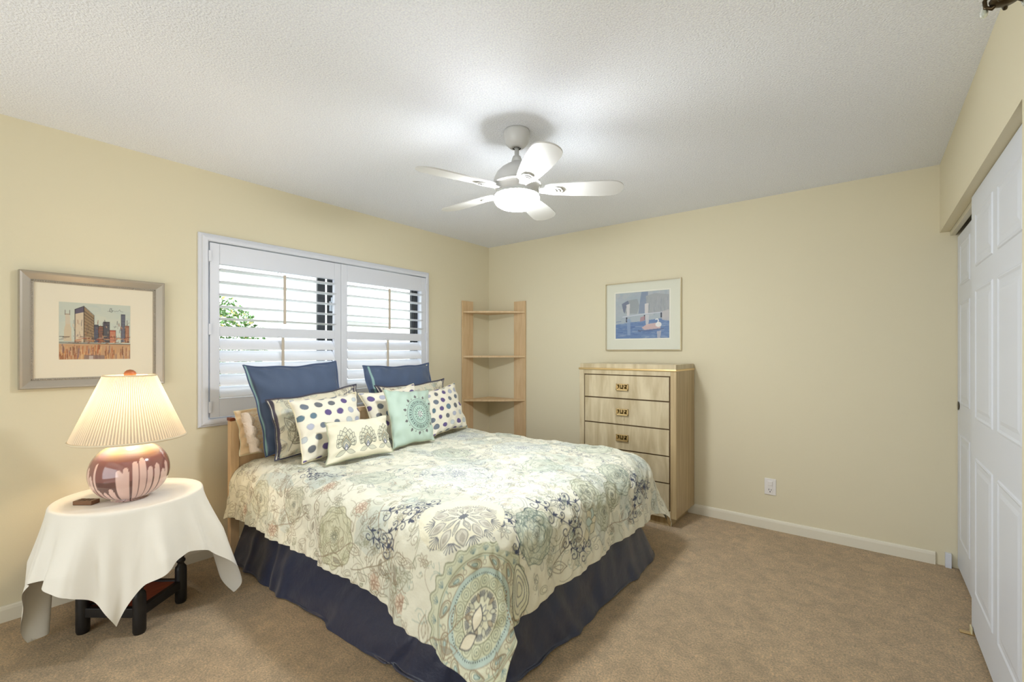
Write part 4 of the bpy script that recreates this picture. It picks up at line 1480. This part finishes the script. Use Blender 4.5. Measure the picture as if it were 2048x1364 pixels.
def c_lotus(n):
    w, h = .44, .235
    c = Canvas(w, h, n, n, (232, 226, 202), -w / 2, -h / 2)
    ink = (88, 92, 84)
    for cx in (-.115, .03, .165):
        cy = -.055
        s = 1.16 if cx < 0 else 1.08
        for ring, (R, cnt, spread) in enumerate(((.105, 9, 1.5), (.085, 8, 1.35))):
            for k in range(cnt):
                a = PI / 2 + (k / (cnt - 1) - .5) * 1.5 * spread
                L = R * (1.0 if abs(a - PI / 2) < .2 else 1.04 - .42 * abs(a - PI / 2)) * s
                p = petal(cx, cy, a, L * .5, L, .014 * s, 9, 1.1)
                c.fill(p, (214, 212, 188), .9)
                c.line(p, .0032, ink, .95, True)
        for q, col in ((.075, (190, 180, 150)), (.060, (160, 164, 150)), (.046, (206, 200, 176)), (.032, (150, 156, 168)), (.018, (238, 236, 230))):
            p = petal(cx, cy - .01, PI / 2, 0, q * s, q * .36 * s, 12, .75)
            c.fill(p, col, .9)
            c.line(p, .0028, ink if q != .018 else (70, 66, 110), .95, True)
        for sg in (-1, 1):
            p = petal(cx, cy - .012, PI / 2 - sg * 1.9, .0, .055 * s, .013)
            c.fill(p, (196, 196, 176), .9)
            c.line(p, .002, ink, .95, True)
            for k in range(5):
                a = PI / 2 - sg * (.35 + k * .17)
                c.line([(cx + .045 * math.cos(a), cy + .045 * math.sin(a)), (cx + .062 * math.cos(a), cy + .062 * math.sin(a))], .0025, (66, 66, 62), .9)
    return c


def c_mint(n):
    w = h = .40
    c = Canvas(w, h, n, n, (184, 205, 190), -w / 2, -h / 2)
    cx, cy, R = .045, -.005, .118
    ink, pale = (66, 74, 78), (206, 220, 208)
    c.fill(circ(cx, cy, R, n=50), (160, 190, 176), .7)
    for rr, wd, col in ((1.0, .003, ink), (.955, .0018, pale), (.60, .0035, ink), (.56, .002, pale)):
        c.line(circ(cx, cy, R * rr, n=50), wd, col, .95, True)
    for k in range(22):
        a = 2 * PI * k / 22
        L = 1.30 if k % 2 == 0 else 1.16
        p = petal(cx, cy, a, R * 1.06, R * L, .010 if k % 2 == 0 else .004, 8, .7)
        c.fill(p, (92, 88, 88), .95)
    for k in range(34):
        a = 2 * PI * k / 34
        c.fill(petal(cx, cy, a, R * .67, R * .90, .0042, 7), (74, 84, 84) if k % 2 else (120, 140, 132), .95)
        c.line(petal(cx, cy, a + PI / 34, R * .64, R * .90, .005, 7), .0012, ink, .7, True)
    c.fill(circ(cx, cy, R * .54, n=40), (168, 196, 182), 1)
    for k in range(16):
        a = 2 * PI * k / 16
        c.fill(petal(cx, cy, a, R * .30, R * .42, .0045, 7), (80, 88, 88), .9)
        c.fill(circ(cx + R * .47 * math.cos(a), cy + R * .47 * math.sin(a), .0025, n=6), (60, 66, 66), .9)
        c.fill(petal(cx, cy, a, R * .04, R * .24, .005, 7), (232, 236, 230) if k % 2 else (70, 76, 78), .95)
    return c


def c_lace(n):
    c = Canvas(2, 2, n, n, (234, 206, 166), -1, -1)
    for _ in range(160):
        x = rng.uniform(-.85, -.3)
        y = rng.uniform(-.6, .9)
        c.line(circ(x, y, rng.uniform(.02, .06), n=8), .012, (250, 240, 224), .8, True)
    return c


pillow('pillow', (.225, -2.645, .935), (.245, -2.15, .985), (.285, -2.14, .664), (.275, -2.63, .664), .06, lace_m,
       'cream lace-trimmed pillow against the headboard, behind the left blue pillow', cv=c_lace(100), n=100, seed=9, piping=cream_pipe, pip_r=.003)
# crocheted lace edge lying over that pillow's outer corner
lt = bpy.data.objects['pillow']
V, F = [], []
nn = 26
for i in range(nn):
    t_ = i / (nn - 1)
    x = .262 + .05 * t_
    z = .925 - .24 * t_
    y = -2.62 + .04 * t_
    w_ = .026 + .020 * abs(math.sin(t_ * 11))
    V += [(x + .024, y - .012, z + .012 * math.sin(t_ * 25)), (x + .040, y + w_ * .5, z + .006), (x + .036, y + w_ * 1.3, z - .012 * abs(math.sin(t_ * 17)))]
for i in range(nn - 1):
    for j in range(2):
        F.append((i * 3 + j, i * 3 + j + 1, (i + 1) * 3 + j + 1, (i + 1) * 3 + j))
lo = mk('lace_trim', V, F, mat('crochet_lace', (240, 222, 204), .85, bump=(140, .8, .004)), lt, smooth=True)
sm_ = lo.modifiers.new('s', 'SOLIDIFY')
sm_.thickness = .003

pillow('pillow', (.300, -2.623, 1.216), (.300, -2.008, 1.234), (.425, -1.945, .668), (.405, -2.535, .664), .105, blue,
       'left large blue pillow with pale teal left edge, leaning before the window', group=None, cv=c_blue(), n=110, seed=2, piping=blue_edge, pip_r=.004, flange=.05, pinch=.055)
pillow('pillow', (.280, -1.783, 1.197), (.285, -1.126, 1.199), (.400, -1.09, .668), (.390, -1.76, .668), .105, blue,
       'right large blue pillow with a teal stripe, nearer the corner shelf', cv=c_blue2(), n=110, seed=3, piping=blue_edge, pip_r=.004, flange=.05, pinch=.05)
pillow('pillow', (.40, -2.532, 1.006), (.43, -1.930, 1.071), (.555, -1.935, .664), (.55, -2.545, .662), .10, floral_m,
       'left floral sham with charcoal edging, in front of the left blue pillow', cv=c_floral(150, 21), n=150, seed=4, piping=navyflange, pip_r=.004, flange=.06, pinch=.06)
pillow('pillow', (.375, -1.740, 1.043), (.39, -1.050, 1.068), (.51, -1.03, .664), (.515, -1.70, .664), .10, floral_m,
       'right floral sham with charcoal edging, in front of the right blue pillow', cv=c_floral(150, 33), n=150, seed=5, piping=navyflange, pip_r=.004, flange=.06, pinch=.09)
pillow('pillow', (.585, -2.484, 1.013), (.53, -2.000, 1.021), (.700, -2.02, .664), (.755, -2.489, .662), .13, dots_m,
       'left polka dot pillow, behind the small lotus cushion', cv=c_dots(130, 4), n=130, seed=6, piping=cream_pipe, pinch=.07)
pillow('pillow', (.50, -1.962, 1.010), (.50, -1.472, 1.050), (.655, -1.45, .664), (.650, -1.93, .664), .12, dots_m,
       'middle polka dot pillow, half hidden behind the mint cushion', cv=c_dots(130, 8), n=130, seed=7, piping=cream_pipe, pinch=.09)
pillow('pillow', (.54, -1.46, .985), (.47, -1.003, 1.032), (.635, -1.008, .664), (.735, -1.50, .664), .12, dots_m,
       'right polka dot pillow, nearest the corner shelf', cv=c_dots(130, 15), n=130, seed=8, piping=cream_pipe, pinch=.08)
pillow('cushion', (.780, -2.365, .882), (.775, -1.935, .878), (.905, -1.978, .664), (.895, -2.425, .662), .095, mat('cream_cotton', (238, 228, 196), .75, sheen=.1, vcol=True, bump=(30, .1, .005)),
       'small oblong cream cushion embroidered with three lotus flowers', 'cushion', cv=c_lotus(170), n=170, seed=10, piping=sage_pipe, pip_r=.0035, pinch=.06)
pillow('cushion', (.665, -1.872, 1.037), (.645, -1.455, 1.010), (.835, -1.562, .664), (.845, -1.930, .662), .11, mint_m,
       'mint green cushion embroidered with a round grey medallion', 'cushion', cv=c_mint(180), n=180, seed=12, piping=sage_pipe, pip_r=.0035, pinch=.06)

# ------------------------------------------------------------------ small table
TX, TY, TZ = .455, -3.185, .605
tb = thing('side_table', (TX, TY, 0), 'small drop-leaf table with black turned legs beneath the white cloth', 'table')
lathe('tabletop', [(0, TZ), (.262, TZ), (.27, TZ - .006), (.27, TZ - .016), (.26, TZ - .022), (0, TZ - .022)], TX, TY, M['redwood'], tb, n=64)
legs = [(.418, -3.352), (.627, -3.192), (.468, -2.985), (.262, -3.150)]
for (lx, ly) in legs:
    prof = [(.0, .583), (.019, .583), (.019, .46), (.013, .455), (.018, .44), (.021, .41), (.016, .38), (.012, .365), (.018, .355), (.018, .345), (.012, .335), (.020, .30),
            (.023, .275), (.018, .245), (.013, .23), (.020, .222), (.020, .212), (.014, .205), (.016, .195), (.024, .185), (.026, .17), (.026, .06), (.026, .012), (.022, .0), (0, 0)]
    lathe('leg', prof, lx, ly, M['blackwood'], tb, n=16)


def beam(name, p, q, hw, z0, z1, m, parent):
    p, q = Vector((*p, 0)), Vector((*q, 0))
    d = (q - p).normalized()
    nn_ = Vector((-d.y, d.x, 0)) * hw
    V = []
    for z in (z0, z1):
        for a in (p - nn_, p + nn_, q + nn_, q - nn_):
            V.append((a.x, a.y, z))
    F = [(0, 1, 2, 3), (7, 6, 5, 4), (0, 4, 5, 1), (1, 5, 6, 2), (2, 6, 7, 3), (3, 7, 4, 0)]
    o_ = mk(name, V, F, m, parent)
    md = o_.modifiers.new('b', 'BEVEL')
    md.width, md.segments = .003, 2
    return o_


for i in range(4):
    beam('stretcher', legs[i], legs[(i + 1) % 4], .013, .075, .118, M['blackwood'], tb)
    beam('apron', legs[i], legs[(i + 1) % 4], .010, .50, .583, M['blackwood'], tb)
V = [(lx, ly, z) for z in (.100, .112) for lx, ly in legs]
mk('lower_shelf', V, [(0, 3, 2, 1), (4, 5, 6, 7), (0, 1, 5, 4), (1, 2, 6, 5), (2, 3, 7, 6), (3, 0, 4, 7)], M['redwood'], tb)
# hanging leaf on the wall side
V, F = [], []
yy = np.linspace(-.295, .325, 31)
for x in (.135, .150):
    for y_ in yy:
        dep = .46 * (max(1 - (abs(y_ - .015) / .311) ** 8, 0)) ** .5
        V.append((x, TY + y_, TZ - .03 - 2.2 * max(0, abs(y_ - .015) - .14)))
        V.append((x, TY + y_, TZ - .03 - max(dep, 2.2 * max(0, abs(y_ - .015) - .14) + .002)))
n2 = 62
for i in range(30):
    F.append((2 * i, 2 * i + 1, 2 * i + 3, 2 * i + 2))
    F.append((n2 + 2 * i + 2, n2 + 2 * i + 3, n2 + 2 * i + 1, n2 + 2 * i))
    F.append((2 * i + 1, n2 + 2 * i + 1, n2 + 2 * i + 3, 2 * i + 3))
mk('drop_leaf', V, F, M['orangewood'], tb)

# tablecloth: rectangular sheet over the oval top
nr, nt_ = 90, 420
TR_ = .276
th_ = np.linspace(0, 2 * PI, nt_)
CTH = [math.radians(d) for d in (-21, 69, 159, 249)]     # directions of the hanging corners
def hang(th):
    # distance from the centre to the sheet's edge minus the rim radius
    L = np.full(th.shape, 9.)
    ca = math.radians(-21)
    hx, hy = .545, .555
    u, v = np.cos(th - ca - PI / 4), np.sin(th - ca - PI / 4)
    L = np.minimum(hx / np.maximum(np.abs(u), 1e-6), hy / np.maximum(np.abs(v), 1e-6))
    for c0, am in ((65, .13), (245, .17)):
        dd = (th - math.radians(c0) + PI) % (2 * PI) - PI
        L = L + am * np.exp(-(dd / .32) ** 2)
    return L - TR_
HL = hang(th_)
fr_ = np.zeros((nt_, nr, 3))
for j in range(nr):
    t = j / (nr - 1)
    tot = TR_ + HL
    s = tot * t ** .9
    rim = TR_
    rr_ = .014
    inside = s <= rim - .0
    d = np.maximum(s - rim, 0)
    ph = np.minimum(d / rr_, PI / 2)
    e = np.maximum(d - rr_ * PI / 2, 0)
    corner = np.zeros(nt_)
    for c_ in CTH:
        dd = (th_ - c_ + PI) % (2 * PI) - PI
        corner = np.maximum(corner, np.exp(-(dd / .35) ** 2))
    flare = .03 + .27 * (1 - corner) + .22 * np.exp(-(((th_ - math.radians(65) + PI) % (2 * PI) - PI) / .4) ** 2)
    fold_ = (.014 * (np.abs(np.sin(th_ * 4.5 + .3)) ** .7 - .5) + .022 * np.sin(th_ * 7 + 1.2) + .016 * np.sin(th_ * 13 + .4) + .008 * np.sin(th_ * 23)) * np.clip(e / .22, 0, 1) ** 1.2
    rad = np.minimum(s, rim) + rr_ * np.sin(ph) + e * flare + fold_
    z = TZ + .004 - rr_ * (1 - np.cos(ph)) - e * np.sqrt(1 - flare ** 2)
    fr_[:, j, 0] = TX + rad * np.cos(th_) * 1.0
    fr_[:, j, 1] = TY + rad * np.sin(th_) * 1.0
    fr_[:, j, 2] = np.maximum(z, .010) + .0015 * np.sin(th_ * 5 + s * 40) * (s < rim)
fr_[..., 0] = np.maximum(fr_[..., 0], .030 + .012 * (1 + np.sin(fr_[..., 1] * 40)))
fr_[-1] = fr_[0]
cloth_m = mat('white_table_linen', (240, 236, 226), .8, sheen=.15, bump=(12, .2, .01))
tcl = grid_mesh('tablecloth', fr_, cloth_m, base=(TX, TY, TZ), flip=True)
tag(tcl, 'white tablecloth draped over the small lamp table, corners hanging low', 'tablecloth')

# remote / small wooden box on the table
rc = thing('remote_control', (.50, -3.358, TZ + .006), 'small brown remote control lying on the white tablecloth beside the lamp', 'remote control')
rot = Matrix.Translation((.493, -3.352, TZ + .006)) @ Matrix.Rotation(math.radians(38), 4, 'Z')
bm = bmesh.new()
box(bm, -.042, .042, -.022, .022, 0, .018, bev=.002, mtx=rot)
bmk('body', bm, mat('remote_brown', (120, 84, 56), .35), rc)
bm = bmesh.new()
for q in range(3):
    box(bm, -.028 + q * .02, -.016 + q * .02, -.012, -.002, .0175, .0195, bev=.0008, mtx=rot)
    box(bm, -.028 + q * .02, -.016 + q * .02, .004, .014, .0175, .0195, bev=.0008, mtx=rot)
bmk('buttons', bm, mat('remote_buttons', (92, 62, 42), .5), rc)

# ------------------------------------------------------------------ table lamp
LX, LY = .53, -3.205
lp = thing('table_lamp', (LX, LY, TZ + .006), 'lit table lamp with pleated cream shade and drip-glazed round base', 'lamp')
n = 260
zb = TZ + .006
prof = []
for i in range(90):
    t = i / 89
    ph = -PI / 2 + t * PI
    r = .152 * max(math.cos(ph), 0) ** .78
    z = zb + .128 + .132 * math.sin(ph) * (1 if ph > 0 else .98)
    prof.append((max(r, .028 if i > 60 else .07 if i < 4 else 0), z))
# drip glaze colours
r_ = random.Random(12)
cl = np.zeros((len(prof), n, 3))
drips = []
for k in range(32):
    drips.append((k / 32 * 2 * PI + r_.uniform(-.03, .03), r_.uniform(.35, 1.0), r_.choice((.62, .66, .58, .60, .52, .69))))
mauve, pink, pearl = np.array(lin((142, 96, 92))), np.array(lin((232, 196, 186))), np.array(lin((186, 168, 162)))
brownish = np.array(lin((112, 80, 76)))
for i in range(len(prof)):
    t = i / (len(prof) - 1)
    for k in range(n):
        a = 2 * PI * k / n
        j = int(a / (2 * PI) * 32) % 32
        ctr, wdt, topz = drips[j]
        da = abs(((a - ctr - .098) + PI) % (2 * PI) - PI)
        hw = .088 * (1 - .25 * r_.random() * 0) * (.72 + .24 * wdt)
        tz = topz * (1 if math.sin(a * 3 + 1) > -.75 else .55)
        lim = hw * math.sqrt(max(0, 1 - max(0, (t - tz + .06) / .06) ** 2)) if t > tz - .06 else hw
        if t < tz and da < lim:
            c_ = pink
        else:
            c_ = mauve * (1 - .4 * max(0, .5 - t)) if t > .45 else brownish
            if t > .68:
                q = min(1, (t - .68) / .10)
                irid = np.array([.06 * math.sin(a * 5), .04 * math.sin(a * 7 + 1), .10 * math.sin(a * 6 + 2)])
                c_ = c_ * (1 - q) + (pearl + irid) * q
        cl[i, k] = c_
lathe('base', prof, LX, LY, mat('drip_glaze_ceramic', (200, 160, 150), .12, spec=.6, coat=.6, vcol=True), lp, n=n, cols=cl.reshape(-1, 3))
tube('neck', [(LX, LY, zb + .25), (LX, LY, zb + .36)], .012, M['brass'], lp)
tube('harp', [(LX + .0, LY - .045 * math.sin(q), zb + .36 + .115 * (1 - math.cos(q))) for q in np.linspace(0, PI, 13)] , .002, M['brass'], lp, n=6)
bulbm = mat('lit_bulb', (255, 240, 210), .4, emit=((1.0, .75, .45), 30.))
# shade
NP = 112
sz0, sz1, sr0, sr1 = .893, 1.187, .214, .098
V, F = [], []
nz = 8
nn = NP * 6
for j in range(nz + 1):
    t = j / nz
    for k in range(nn):
        a = 2 * PI * k / nn
        r = (sr0 + (sr1 - sr0) * t) + .0022 * math.cos(a * NP) * (1 - .3 * t) + .0008 * math.sin(a * 17)
        V.append((LX + r * math.cos(a), LY + r * math.sin(a), sz0 + (sz1 - sz0) * t))
for j in range(nz):
    for k in range(nn):
        k2 = (k + 1) % nn
        F.append((j * nn + k, j * nn + k2, (j + 1) * nn + k2, (j + 1) * nn + k))
sm = bpy.data.materials.new('pleated_shade_fabric')
sm.use_nodes = True
nt = sm.node_tree
nt.nodes.remove(nt.nodes['Principled BSDF'])
dif = nt.nodes.new('ShaderNodeBsdfDiffuse')
trl = nt.nodes.new('ShaderNodeBsdfTranslucent')
mix = nt.nodes.new('ShaderNodeMixShader')
dif.inputs[0].default_value = (*lin((240, 232, 214)), 1)
trl.inputs[0].default_value = (*lin((250, 232, 196)), 1)
mix.inputs[0].default_value = .5
nt.links.new(dif.outputs[0], mix.inputs[1])
nt.links.new(trl.outputs[0], mix.inputs[2])
nt.links.new(mix.outputs[0], nt.nodes['Material Output'].inputs[0])
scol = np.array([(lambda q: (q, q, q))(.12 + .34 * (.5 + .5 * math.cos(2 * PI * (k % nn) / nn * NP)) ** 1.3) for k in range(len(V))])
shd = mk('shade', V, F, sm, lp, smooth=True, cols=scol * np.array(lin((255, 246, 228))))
sa = nt.nodes.new('ShaderNodeAttribute')
sa.attribute_name = 'paint'
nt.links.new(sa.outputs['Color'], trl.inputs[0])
trimm = mat('shade_binding', (226, 210, 180), .7)
tube('shade_trim', [(LX + (sr0 + .001) * math.cos(a), LY + (sr0 + .001) * math.sin(a), sz0) for a in np.linspace(0, 2 * PI, 72, endpoint=False)], .0055, trimm, shd, closed=True)
tube('shade_trim', [(LX + (sr1 + .001) * math.cos(a), LY + (sr1 + .001) * math.sin(a), sz1) for a in np.linspace(0, 2 * PI, 48, endpoint=False)], .004, trimm, shd, closed=True)
for k in range(3):
    a = k * 2 * PI / 3
    tube('shade_spider', [(LX, LY, sz1 - .012), (LX + sr1 * math.cos(a), LY + sr1 * math.sin(a), sz1 - .002)], .0015, M['brass'], shd, n=5)
lathe('finial', [(0, sz1 - .014), (.010, sz1 - .012), (.022, sz1 - .002), (.024, sz1 + .008), (.020, sz1 + .018), (.012, sz1 + .025), (0, sz1 + .028)], LX, LY, mat('copper_finial', (170, 104, 66), .4), lp, n=20)
cord = [(.40, -3.10, .125), (.38, -3.2, .120), (.44, -3.27, .119), (.50, -3.24, .119), (.46, -3.19, .119), (.52, -3.22, .119), (.46, -3.28, .119), (.42, -3.33, .121)]
tube('cord', cord, .003, M['black'], lp, n=6)
